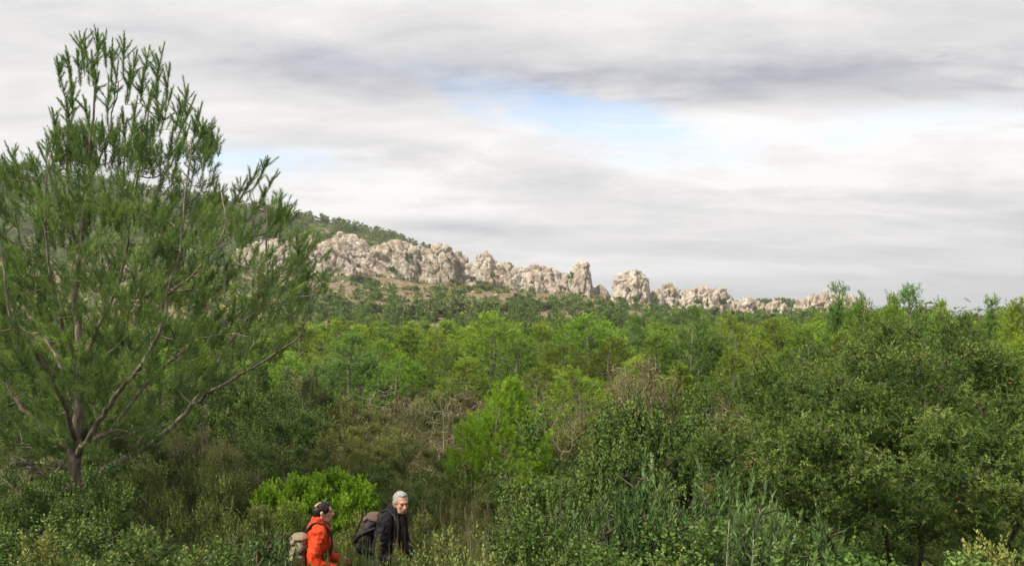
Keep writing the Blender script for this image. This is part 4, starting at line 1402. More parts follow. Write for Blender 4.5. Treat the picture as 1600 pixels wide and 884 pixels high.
# ------------------------------------------------------------------ the berried juniper
def build_juniper():
    rng = np.random.RandomState(612)
    # masses of the crown: column, row, depth, radius in pixels
    lobes = [(1440, 545, 8.2, 85), (1380, 560, 8.4, 60), (1330, 600, 8.3, 75), (1500, 570, 8.2, 70), (1545, 620, 8.0, 85), (1420, 620, 7.6, 95), (1480, 660, 7.3, 100), (1340, 670, 7.5, 90), (1270, 650, 7.7, 75),
             (1225, 690, 7.4, 75), (1170, 660, 7.8, 55), (1140, 700, 7.5, 60), (1180, 745, 7.2, 75), (1270, 730, 7.0, 90), (1390, 720, 6.9, 95), (1500, 740, 6.8, 100), (1580, 700, 7.2, 90), (1630, 640, 7.6, 90),
             (1590, 790, 6.7, 95), (1560, 850, 6.6, 75), (1215, 580, 8.0, 26), (1195, 557, 8.0, 16), (1230, 610, 8.0, 30), (1310, 550, 8.3, 34), (1640, 740, 7.0, 90), (1420, 505, 8.3, 34), (1480, 512, 8.3, 30), (1100, 740, 7.3, 45),
             (1620, 860, 6.6, 70), (1350, 610, 10.6, 100), (1450, 590, 10.6, 110), (1550, 620, 10.6, 110), (1270, 665, 10.0, 85), (1390, 690, 9.5, 95), (1490, 700, 9.5, 95), (1300, 720, 9.0, 80), (1330, 650, 9.0, 80), (1440, 640, 9.2, 100), (1480, 805, 6.7, 75), (1410, 825, 6.9, 50), (1310, 790, 7.0, 50)]  # the deeper masses here are added as a canopy shading the hollow
    w_ = np.array([l[3] ** 2 for l in lobes], float)
    w_ /= w_.sum()
    ng = 3900
    li = rng.choice(len(lobes), ng, p=w_)
    C = np.array([at(l[0], l[1], l[2]) for l in lobes])
    Rr = np.array([l[3] / F * l[2] for l in lobes])
    nsub = 420                                            # sprays: small clumps spread over the masses
    sl_ = rng.choice(len(lobes), nsub, p=w_)
    qs = unit(rng.normal(size=(nsub, 3))) * (0.45 + 0.55 * rng.rand(nsub, 1) ** 0.6)
    SC = C[sl_] + qs * Rr[sl_][:, None] * np.array([1.1, 1.15, 1.05])
    si = rng.randint(0, nsub, ng)
    li = sl_[si]
    G = SC[si] + unit(rng.normal(size=(ng, 3))) * (rng.rand(ng, 1) ** 0.5) * (0.09 + 0.13 * rng.rand(nsub))[si][:, None] * np.array([1.2, 1.2, 0.8])
    stint = rng.rand(nsub)
    fx, fy = (1430 - 800) / F * 7.7, 7.7
    z0 = gz(fx, fy)
    foot = np.array([fx, fy, z0])
    limbs = [[foot, at(1440, 850, 7.7), at(1450, 740, 7.8), at(1440, 640, 8.0), at(1445, 540, 8.2)], [foot + [0.1, 0, 0], at(1510, 820, 7.4), at(1530, 735, 7.5), at(1570, 690, 7.6)],
             [foot - [0.1, 0, 0], at(1380, 810, 7.5), at(1330, 740, 7.4), at(1285, 690, 7.5), at(1200, 690, 7.6)], [at(1440, 850, 7.7), at(1420, 740, 7.3), at(1390, 690, 7.4), at(1350, 610, 8.2)],
             [foot - [0.2, 0, 0], at(1300, 850, 7.3), at(1220, 790, 7.3), at(1160, 720, 7.5)], [foot + [0.2, 0.1, 0], at(1560, 880, 7.0), at(1600, 800, 6.9)]]
    nodes, par = [], []
    for L_ in limbs:
        p = spline(np.array(L_), 12)
        for i, x in enumerate(p):
            nodes.append(x)
            par.append(len(nodes) - 2 if i else -1)
    nodes, par = np.array(nodes), np.array(par)
    N, P, E = grow(rng, nodes, par, G, step=0.12, sag=0.05, above=0.5, wander=0.1)
    wood, _ = skeleton(N, P, 0.0022, 0.42, rmax=0.036, sides=5)
    per = 6
    out = unit(unit(G - SC[si]) * 0.5 + unit(G - C[li]) * 0.4 + np.array([0, 0, 0.4]))
    tip = np.repeat(G, per, 0) + rng.normal(size=(ng * per, 3)) * 0.05
    d = unit(np.repeat(out, per, 0) + rng.normal(size=tip.shape) * 0.55)
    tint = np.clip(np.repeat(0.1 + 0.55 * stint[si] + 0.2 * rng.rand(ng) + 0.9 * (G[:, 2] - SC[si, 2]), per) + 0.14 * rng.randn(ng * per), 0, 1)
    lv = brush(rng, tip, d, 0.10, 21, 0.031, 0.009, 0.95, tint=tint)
    root = link('juniper', None, label='large spreading grey-green juniper bush dotted with rust-brown berries', category='juniper')
    root.location = foot
    m = Matrix.Translation(foot)
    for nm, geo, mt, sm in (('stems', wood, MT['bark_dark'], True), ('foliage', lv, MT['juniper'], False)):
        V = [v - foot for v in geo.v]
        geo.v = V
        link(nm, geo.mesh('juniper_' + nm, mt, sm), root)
    # ripe berries, as short round beads
    nb = 110
    bi = rng.choice(rng.choice(np.where((li >= 4) & (li < 20))[0], 30), nb)
    bp = G[bi] + rng.normal(size=(nb, 3)) * 0.03 + np.array([0, -0.02, 0.0]) - foot
    a = np.arange(6) * np.pi / 3
    ring = np.stack([np.cos(a), np.sin(a), 0 * a], 1)
    tmpl = np.concatenate([[[0, 0, -1]], ring * 0.85 + [0, 0, -0.5], ring * 0.85 + [0, 0, 0.5], [[0, 0, 1]]])
    k = np.arange(6)
    tri = np.concatenate([np.stack([0 * k, 1 + (k + 1) % 6, 1 + k], 1), np.stack([0 * k + 13, 7 + k, 7 + (k + 1) % 6], 1), np.stack([1 + k, 1 + (k + 1) % 6, 7 + k], 1), np.stack([7 + k, 1 + (k + 1) % 6, 7 + (k + 1) % 6], 1)])
    s = (0.007 + 0.007 * rng.rand(nb))[:, None, None]
    V = (tmpl[None] * s + bp[:, None, :]).reshape(-1, 3)
    gb = Geo().add(V, (tri[None] + (np.arange(nb) * 14)[:, None, None]).reshape(-1, 3))
    o = link('berries', gb.mesh('berries', MT['cone'], True), root, kind='stuff')
    return root


build_juniper()
# two pale sprigs standing up at the foot of the juniper
for (px, top, var) in ((1138, 812, 0), (1176, 842, 1)):
    rng = np.random.RandomState(px)
    Yd = 4.6
    X_ = (px - 800) / F * Yd
    z = gz(X_, Yd)
    H = EYE + (HOR - top) / F * Yd - z
    st = spline([[0, 0, -0.05], [0.01, 0, H * 0.4], [-0.01, 0.01, H * 0.75], [0.005, 0, H]], 12)
    wd = path_tube(st, np.linspace(0.006, 0.002, 12), 5)
    e = st[4:]
    dd = unit(np.gradient(st, axis=0))[4:]
    lv = brush(rng, e, dd, H / 11, 14, 0.035, 0.007, 0.8, tint=np.full(len(e), 0.95))
    for j in range(4):
        p = st[5 + j]
        d0 = unit(np.array([[rng.randn() * 0.5, rng.randn() * 0.4, 1.0]]))
        lv.merge(brush(rng, p[None] + d0 * 0.12, d0, 0.12, 30, 0.03, 0.006, 0.8, tint=np.array([0.9])))
    root = link('rosemary_sprig', None, label=('tall' if var == 0 else 'short') + ' pale grey-green sprig standing before the dark hollow under the juniper', category='plant')
    root.location = (X_, Yd, z)
    link('stem', wd.mesh('sprig_stem', MT['bark_pale'], True), root)
    link('leaves', lv.mesh('sprig_leaves', MT['rosemary']), root)


# ------------------------------------------------------------------ the tall pine
def build_big_pine():
    rng = np.random.RandomState(888)
    Yt = 12.0
    fx = (116 - 800) / F * Yt
    foot = np.array([fx, Yt, gz(fx, Yt) - 0.05])

    def A(px, py, dy=0.0):
        return at(px, py, Yt + dy)
    LIMBS = [
        ([foot, A(116, 780), A(117, 735), A(119, 700)], 0.095, 0.085),                                                                       # foot of the trunk
        ([A(119, 705), A(120, 650), A(124, 560), A(118, 470), A(124, 390), A(136, 300), A(140, 220), A(150, 130)], 0.085, 0.012),           # leader
        ([A(118, 715), A(104, 702), A(84, 682), A(60, 662), A(30, 630), A(6, 597), A(-30, 540), A(-60, 470)], 0.06, 0.012),                # limb to the one side
        ([A(112, 770), A(135, 757), A(170, 730), A(215, 706), A(262, 672), A(300, 632), A(322, 600), A(345, 560), A(385, 500), A(410, 440), A(418, 330)], 0.07, 0.010),   # long sweeping limb
        ([A(121, 712, -0.2), A(145, 672, -0.5), A(165, 640, -0.7), A(190, 606, -0.9), A(212, 580, -1.0), A(250, 520, -1.1), A(262, 460, -1.1), A(280, 390, -1.0), A(290, 300, -0.9), A(300, 220, -0.8)], 0.05, 0.009),
        ([A(122, 700, 0.2), A(160, 680, 0.6), A(185, 660, 0.9), A(235, 590, 1.2), A(300, 540, 1.4), A(370, 490, 1.5), A(440, 440, 1.5), A(470, 400, 1.5)], 0.045, 0.009),
        ([A(119, 560), A(95, 500, -0.4), A(78, 420, -0.7), A(70, 330, -0.9), A(80, 240, -0.9)], 0.035, 0.008),
        ([A(124, 570), A(150, 520, 0.4), A(190, 430, 0.6), A(205, 330, 0.6), A(222, 240, 0.5), A(240, 150, 0.4)], 0.04, 0.008),
        ([A(119, 690), A(85, 600, -1.0), A(45, 540, -1.5), A(10, 470, -1.7), A(0, 380, -1.7)], 0.04, 0.009),
        ([A(118, 640), A(90, 560, 1.0), A(40, 480, 1.6), A(30, 380, 1.7), A(20, 290, 1.6)], 0.035, 0.008),
        ([A(124, 400), A(108, 330, -0.1), A(104, 230), A(110, 130)], 0.022, 0.007), ([A(138, 290), A(165, 220, 0.1), A(185, 130, 0.1)], 0.02, 0.007),
        ([A(300, 632), A(350, 600, -0.5), A(420, 560, -0.8), A(470, 520, -0.9), A(490, 450, -0.9)], 0.028, 0.007),
        ([A(262, 460, -1.1), A(310, 420, -1.3), A(350, 360, -1.3), A(345, 300, -1.2)], 0.024, 0.007),
    ]
    nodes, par, wood_main = [], [], Geo()
    for pts, r0, r1 in LIMBS:
        n = max(6, int(len(pts) * 3.2))
        p = spline(np.array(pts), n)
        p[1:] += rng.normal(size=(n - 1, 3)) * 0.012
        t = np.linspace(0, 1, n)
        wood_main.merge(path_tube(p, r0 + (r1 - r0) * t ** 0.75, 9))
        for i, x in enumerate(p):
            nodes.append(x)
            par.append(len(nodes) - 2 if i else -1)
    nodes, par = np.array(nodes), np.array(par)
    ok = np.where((nodes[:, 2] > A(0, 690)[2]))[0]
    # goals: inside the crown
    EDGE_R = np.array([(45, 268), (130, 275), (180, 325), (250, 345), (290, 430), (340, 455), (400, 512), (450, 508), (500, 478), (560, 440), (610, 395), (660, 320), (700, 250)], float)
    EDGE_L = np.array([(45, 110), (90, 84), (170, 78), (215, 70), (240, 5), (300, -60), (400, -95), (560, -95), (640, -70), (720, -40), (800, -20)], float)
    G = []
    while len(G) < 1400:
        py = 200 + 500 * rng.rand()
        lo, hi = np.interp(py, EDGE_L[:, 0], EDGE_L[:, 1]), np.interp(py, EDGE_R[:, 0], EDGE_R[:, 1])
        px = lo + (hi - lo) * rng.rand()
        half = 0.35 + 1.9 * min(1.0, (py - 180) / 200.0) * (1.0 if py < 560 else max(0.3, 1 - (py - 560) / 160))
        dy = half * (2 * rng.rand() - 1)
        cl = fbm(np.array([[px / 62.0, py / 52.0, dy * 1.1]]), 2)[0]
        if cl < 0.03 + (0.2 if py > 590 else 0.06 if py > 500 else 0) and rng.rand() < 0.94:
            continue
        if py < 310 and (rng.rand() < 0.5 or not (85 < px < 335 or py > 255 and px < 60)):
            continue
        if py > 300 and px > 330 and rng.rand() < 0.4:
            continue
        G.append(A(px, py, dy))
    G = np.array(G)
    LEAD = [(124, 50), (132, 54), (153, 47), (162, 56), (176, 61), (194, 51), (214, 79), (234, 73), (257, 67), (89, 90), (106, 83), (271, 135), (294, 134), (316, 161), (331, 217), (103, 156), (81, 169), (8, 222), (75, 215), (86, 210),
            (341, 275), (384, 281), (421, 249), (407, 259), (434, 266), (143, 80), (120, 78), (205, 100), (248, 96), (226, 110), (185, 95), (265, 100), (285, 160), (305, 150), (322, 190), (95, 120), (112, 130), (350, 290), (460, 318), (498, 372), (480, 380), (440, 330),
            (150, 110), (170, 120), (240, 130), (215, 150), (298, 190), (255, 160), (130, 150), (190, 170), (160, 190), (310, 230), (270, 210), (60, 225), (45, 232)]
    T = np.array([A(px + 0.0, py, 0.5 * rng.randn() * (0.4 if py < 130 else 1.0)) for px, py in LEAD])
    LL = 0.45 + 0.4 * rng.rand(len(T))
    dT = unit(np.stack([(T[:, 0] - A(175, 0)[0]) * 0.22 + 0.05 * rng.randn(len(T)), 0.08 * rng.randn(len(T)), np.ones(len(T))], 1))
    B = T - dT * LL[:, None]
    allg = np.concatenate([G, B])
    sel_nodes = nodes
    N, P, E = grow(rng, sel_nodes, par, allg, step=0.14, sag=0.14, above=1.0, wander=0.07)
    # leaders continue upright from their base
    n0 = len(N)
    N = np.concatenate([N, T])
    P = np.concatenate([P, E[len(G):]])
    skip = len(nodes)
    wood, _ = skeleton(N, P, 0.0042, 0.42, rmax=0.035, sides=5, skip=skip)
    # dead lower branches
    for pts in ([A(112, 800, -0.3), A(85, 792, -0.5), A(55, 786, -0.7), A(25, 770, -0.8), A(8, 745, -0.8)], [A(112, 832, -0.2), A(80, 826, -0.5), A(40, 824, -0.8), A(10, 830, -1.0)], [A(108, 850, -0.2), A(95, 846, -0.5), A(75, 835, -0.7), A(60, 838, -0.8)],
                [A(95, 792, -0.5), A(80, 812, -0.6), A(62, 830, -0.7)], [A(60, 786, -0.7), A(40, 800, -0.8), A(15, 806, -0.9)], [A(100, 720, -0.2), A(80, 742, -0.4), A(50, 735, -0.6), A(20, 715, -0.8)],
                [A(235, 712, -0.1), A(225, 716, -0.2), A(205, 712, -0.3), A(190, 714, -0.4)], [A(104, 735, 0), A(86, 728, -0.2), A(66, 726, -0.3)], [A(85, 760), A(60, 735, -0.4), A(30, 722, -0.7), A(0, 735, -0.9)], [A(170, 690, -0.3), A(196, 682, -0.5), A(215, 672, -0.6), A(236, 668, -0.6)]):
        p = spline(np.array(pts), 14)
        p[1:] += rng.normal(size=(13, 3)) * 0.014
        wood_main.merge(path_tube(p, np.linspace(0.026, 0.006, 14), 6))
        for j in range(7):
            i = 4 + rng.randint(9)
            e = p[i] + rng.normal(size=3) * np.array([0.22, 0.15, 0.14])
            wood_main.merge(path_tube(spline([p[i], (p[i] + e) / 2 + rng.normal(size=3) * 0.03, e], 6), np.linspace(0.007, 0.003, 6), 4))
    # needles
    cen = A(160, 520)
    tipG = np.repeat(G, 4, 0)
    outw = unit(np.repeat(G - cen, 4, 0) * np.array([1, 1, 0.3]))
    dG = unit(outw * 0.45 + np.array([0, 0, 0.9]) + rng.normal(size=tipG.shape) * 0.33)
    LG = 0.16 + 0.2 * rng.rand(len(tipG))
    tipG = tipG + dG * (LG * 0.6)[:, None] + rng.normal(size=tipG.shape) * 0.05
    ti = np.clip(0.4 + 0.33 * rng.randn(len(G)), 0, 1)
    tG = np.clip(np.repeat(ti, 4) + 0.12 * rng.randn(len(tipG)), 0, 1)
    lv = brush(rng, tipG, dG, LG, 70, 0.085, 0.0056, 0.74, tint=tG)
    twg = tubes(tipG - dG * LG[:, None], tipG, np.full(len(tipG), 0.0035), np.full(len(tipG), 0.0022), 3)
    wood.merge(twg)
    # upright leaders with side shoots
    lv.merge(brush(rng, T, dT, LL, 420, 0.08, 0.0046, 0.55, tint=np.full(len(T), 0.45)))
    sb, sdr, sl = [], [], []
    for i in range(len(T)):
        for j in range(8):
            f = 0.15 + 0.6 * rng.rand()
            d = unit(np.array([rng.randn() * 0.5, rng.randn() * 0.5, 1.0]))
            l = (0.14 + 0.14 * rng.rand())
            sb.append(B[i] + dT[i] * LL[i] * (1 - f) * 0.9 + d * l)
            sdr.append(d)
            sl.append(l)
    sb, sdr, sl = np.array(sb), np.array(sdr), np.array(sl)
    lv.merge(brush(rng, sb, sdr, sl, 110, 0.07, 0.0046, 0.6, tint=np.clip(0.45 + 0.2 * rng.randn(len(sb)), 0, 1)))
    wood.merge(tubes(sb - sdr * sl[:, None], sb, np.full(len(sb), 0.004), np.full(len(sb), 0.0025), 3))
    root = link('pine_tree', None, label='tall many-leadered pine beside the hikers, its top rising into the sky', category='tree')
    root.location = foot
    for nm, geo, mt, sm in (('trunk', wood_main, MT['bark'], True), ('branches', wood, MT['bark'], True), ('crown', lv, MT['pine_near'], False)):
        geo.v = [v - foot for v in geo.v]
        link(nm, geo.mesh('tall_pine_' + nm, mt, sm), root)


build_big_pine()


# ------------------------------------------------------------------ the two hikers
def cloth_mat(name, c0, c1, rough=0.75, scale=9.0, weave=0.25, spec=0.25):
    m, t = new_mat(name)
    tcn = t.n('ShaderNodeTexCoord')
    p = t.n('ShaderNodeBsdfPrincipled')
    t.link(t.mix(t.smooth(t.noise(tcn.outputs['Object'], scale, 4.0, 0.6), 0.3, 0.7), c0, c1), p.inputs['Base Color'])
    p.inputs['Roughness'].default_value = rough
    p.inputs['Specular IOR Level'].default_value = spec
    b = t.n('ShaderNodeBump')
    b.inputs['Strength'].default_value = weave
    b.inputs['Distance'].default_value = 0.004
    t.link(t.noise(tcn.outputs['Object'], 60.0, 3.0, 0.6), b.inputs['Height'])
    t.link(b.outputs[0], p.inputs['Normal'])
    o = t.n('ShaderNodeOutputMaterial')
    t.link(p.outputs[0], o.inputs[0])
    return m


def skin_mat():
    m, t = new_mat('skin')
    tcn = t.n('ShaderNodeTexCoord')
    p = t.n('ShaderNodeBsdfPrincipled')
    c = t.ramp(t.noise(tcn.outputs['Object'], 14.0, 4.0, 0.6), [(0.3, (0.40, 0.2, 0.13)), (0.55, (0.52, 0.28, 0.19)), (0.75, (0.58, 0.33, 0.24))])
    t.link(c, p.inputs['Base Color'])
    p.inputs['Roughness'].default_value = 0.5
    p.inputs['Subsurface Weight'].default_value = 0.0
    o = t.n('ShaderNodeOutputMaterial')
    t.link(p.outputs[0], o.inputs[0])
    return m


MT['skin'] = skin_mat()
MT['orange'] = cloth_mat('orange_jacket', (0.5, 0.035, 0.006), (0.68, 0.06, 0.01), 0.7)
MT['black'] = cloth_mat('black_jacket', (0.005, 0.005, 0.007), (0.013, 0.013, 0.016), 0.8)
MT['trousers'] = cloth_mat('dark_trousers', (0.03, 0.03, 0.035), (0.06, 0.06, 0.06), 0.8)
MT['tan'] = cloth_mat('tan_canvas', (0.2, 0.165, 0.1), (0.28, 0.235, 0.15), 0.9)
MT['webbing'] = cloth_mat('black_webbing', (0.01, 0.01, 0.012), (0.025, 0.025, 0.028), 0.7)
MT['hair_dark'] = cloth_mat('dark_hair', (0.008, 0.006, 0.005), (0.03, 0.022, 0.016), 0.5, 60.0, 0.8)
MT['hair_grey'] = cloth_mat('grey_hair', (0.17, 0.17, 0.165), (0.38, 0.38, 0.37), 0.6, 60.0, 0.8)
MT['eye'] = cloth_mat('dark_eye', (0.012, 0.009, 0.008), (0.02, 0.015, 0.012), 0.3, 20, 0.0)
MT['shoe'] = cloth_mat('brown_boot', (0.05, 0.032, 0.02), (0.1, 0.065, 0.04), 0.7)
MT['pack_dark'] = cloth_mat('dark_pack', (0.018, 0.016, 0.018), (0.045, 0.036, 0.036), 0.7)
MT['pack_brown'] = cloth_mat('brown_flap', (0.1, 0.062, 0.05), (0.16, 0.1, 0.08), 0.75)


def blob(c, r, rot=None, n=14):
    """ellipsoid"""
    th = np.linspace(0, 2 * np.pi, n, endpoint=False)
    ph = np.linspace(-np.pi / 2, np.pi / 2, n // 2 + 2)[1:-1]
    T, Pp = np.meshgrid(th, ph)
    p = np.stack([np.cos(T) * np.cos(Pp), np.sin(T) * np.cos(Pp), np.sin(Pp)], -1).reshape(-1, 3)
    p = np.concatenate([p, [[0, 0, -1], [0, 0, 1]]]) * np.asarray(r, float)
    if rot is not None:
        p = p @ np.array(Euler(rot).to_matrix()).T
    m = len(ph)
    i = np.arange(m - 1)[:, None] * n
    k = np.arange(n)[None]
    g = Geo().add(p + np.asarray(c, float), np.stack([i + k, i + (k + 1) % n, i + n + (k + 1) % n, i + n + k], -1).reshape(-1, 4))
    k = np.arange(n)
    g.f += [np.stack([(k + 1) % n, k, np.full(n, m * n)], 1), np.stack([k, (k + 1) % n, np.full(n, m * n + 1)], 1) + np.array([[(m - 1) * n, (m - 1) * n, 0]])]
    g.t += [np.full(n, 0.5)] * 2
    g.m += [np.zeros(n, int)] * 2
    return g


def limb(pts, rad_, n=9, sides=14):
    """tapered tube with rounded ends"""
    p = spline(np.array(pts, float), n)
    r = np.interp(np.linspace(0, 1, n), np.linspace(0, 1, len(rad_)), rad_)
    g = path_tube(p, r, sides)
    g.merge(blob(p[0], [r[0]] * 3)).merge(blob(p[-1], [r[-1]] * 3))
    return g


def fuse(g, voxel, mat, name, smooth_it=4, wrinkle=0.0, seed=0.0):
    """melt overlapping volumes into one continuous skin"""
    me = g.mesh('tmp', mat)
    o = bpy.data.objects.new('tmp', me)
    col.objects.link(o)
    m = o.modifiers.new('r', 'REMESH')
    m.mode = 'VOXEL'
    m.voxel_size = voxel
    s = o.modifiers.new('s', 'SMOOTH')
    s.factor = 0.5
    s.iterations = smooth_it
    dg = bpy.context.evaluated_depsgraph_get()
    out = bpy.data.meshes.new_from_object(o.evaluated_get(dg))
    bpy.data.objects.remove(o)
    bpy.data.meshes.remove(me)
    out.name = name
    if wrinkle:
        n = len(out.vertices)
        co = np.zeros(n * 3, np.float32)
        no = np.zeros(n * 3, np.float32)
        out.vertices.foreach_get('co', co)
        out.vertices.foreach_get('normal', no)
        co, no = co.reshape(-1, 3).astype(float), no.reshape(-1, 3)
        q = co * np.array([13, 13, 8.0]) + seed
        d = (0.3 - np.abs(perlin(q + 0.6 * fbm(co * 6 + seed, 2)[:, None]))) * 1.3 + 0.8 * fbm(co * 24, 2)
        out.vertices.foreach_set('co', (co + no * (wrinkle * d)[:, None]).astype(np.float32).ravel())
    out.polygons.foreach_set('use_smooth', np.ones(len(out.polygons), bool))
    out.materials.clear()
    out.materials.append(mat)
    out.update()
    return out


def xf(g, M):
    R3 = np.array(M.to_3x3())
    t = np.array(M.translation)
    g.v = [v @ R3.T + t for v in g.v]
    return g


def head_parts():
    """a head about 23 cm high looking along +x, centred between the ears, and the volumes of its hair cap"""
    g = blob((-0.012, 0, 0.03), (0.098, 0.077, 0.088), n=20)                 # skull
    g.merge(blob((0.028, 0, -0.028), (0.062, 0.060, 0.082), n=18))           # face
    g.merge(blob((0.050, 0, -0.092), (0.030, 0.034, 0.026)))                 # chin
    g.merge(limb([(-0.02, 0.056, -0.05), (0.045, 0.034, -0.09)], [0.022, 0.02], 6, 10)).merge(limb([(-0.02, -0.056, -0.05), (0.045, -0.034, -0.09)], [0.022, 0.02], 6, 10))   # jaw
    g.merge(limb([(0.088, 0, 0.012), (0.100, 0, -0.012), (0.112, 0, -0.034)], [0.010, 0.011, 0.014], 6, 10))    # nose
    g.merge(blob((0.098, 0.012, -0.038), (0.012, 0.008, 0.008))).merge(blob((0.098, -0.012, -0.038), (0.012, 0.008, 0.008)))
    g.merge(limb([(0.076, 0.042, 0.024), (0.089, 0.018, 0.025), (0.089, -0.018, 0.025), (0.076, -0.042, 0.024)], [0.011, 0.012, 0.011], 8, 10))   # brow
    g.merge(blob((0.062, 0.040, -0.018), (0.022, 0.018, 0.018))).merge(blob((0.062, -0.040, -0.018), (0.022, 0.018, 0.018)))   # cheeks
    g.merge(blob((0.086, 0, -0.062), (0.012, 0.024, 0.007))).merge(blob((0.083, 0, -0.075), (0.012, 0.021, 0.007)))           # lips
    for s in (-1, 1):                                                        # ears
        g.merge(limb([(0.002, s * 0.078, -0.035), (-0.012, s * 0.088, -0.012), (-0.010, s * 0.090, 0.016), (0.006, s * 0.079, 0.022)], [0.009, 0.010, 0.011, 0.008], 8, 8))
        g.merge(blob((-0.002, s * 0.077, -0.006), (0.012, 0.007, 0.022)))
    return g


def hand_geo(wrist, d, palm_n, curl, side):
    """palm with five unequal bent fingers; d runs along the hand, palm_n out of the palm, side=+1 puts the thumb on cross(d, palm_n)"""
    d = unit(np.array(d, float))
    nrm = np.array(palm_n, float)
    nrm = unit(nrm - d * (nrm @ d))
    s = np.cross(d, nrm) * side
    w0 = np.array(wrist, float)
    g = Geo()
    for k in (-1, -0.35, 0.35, 1):
        g.merge(limb([w0 + s * 0.016 * k, w0 + d * 0.045 + s * 0.026 * k, w0 + d * 0.085 + s * 0.031 * k], [0.016, 0.014, 0.011], 6, 8))
    for k, ln in ((1.0, 0.070), (0.35, 0.079), (-0.33, 0.073), (-1.0, 0.057)):
        b = w0 + d * 0.085 + s * 0.031 * k
        pts, a = [b], curl * 0.4
        for seg in (0.45, 0.32, 0.23):
            b = b + (d * math.cos(a) + nrm * math.sin(a)) * ln * seg
            pts.append(b)
            a += curl
        g.merge(limb(pts, [0.0095, 0.009, 0.0082, 0.007], 8, 8))
    b = w0 + d * 0.025 + s * 0.026
    t1 = b + d * 0.03 + s * 0.026 + nrm * 0.012
    t2 = t1 + d * 0.028 + s * 0.004 + nrm * 0.02
    g.merge(limb([b, t1, t2], [0.014, 0.011, 0.008], 7, 8))
    return g


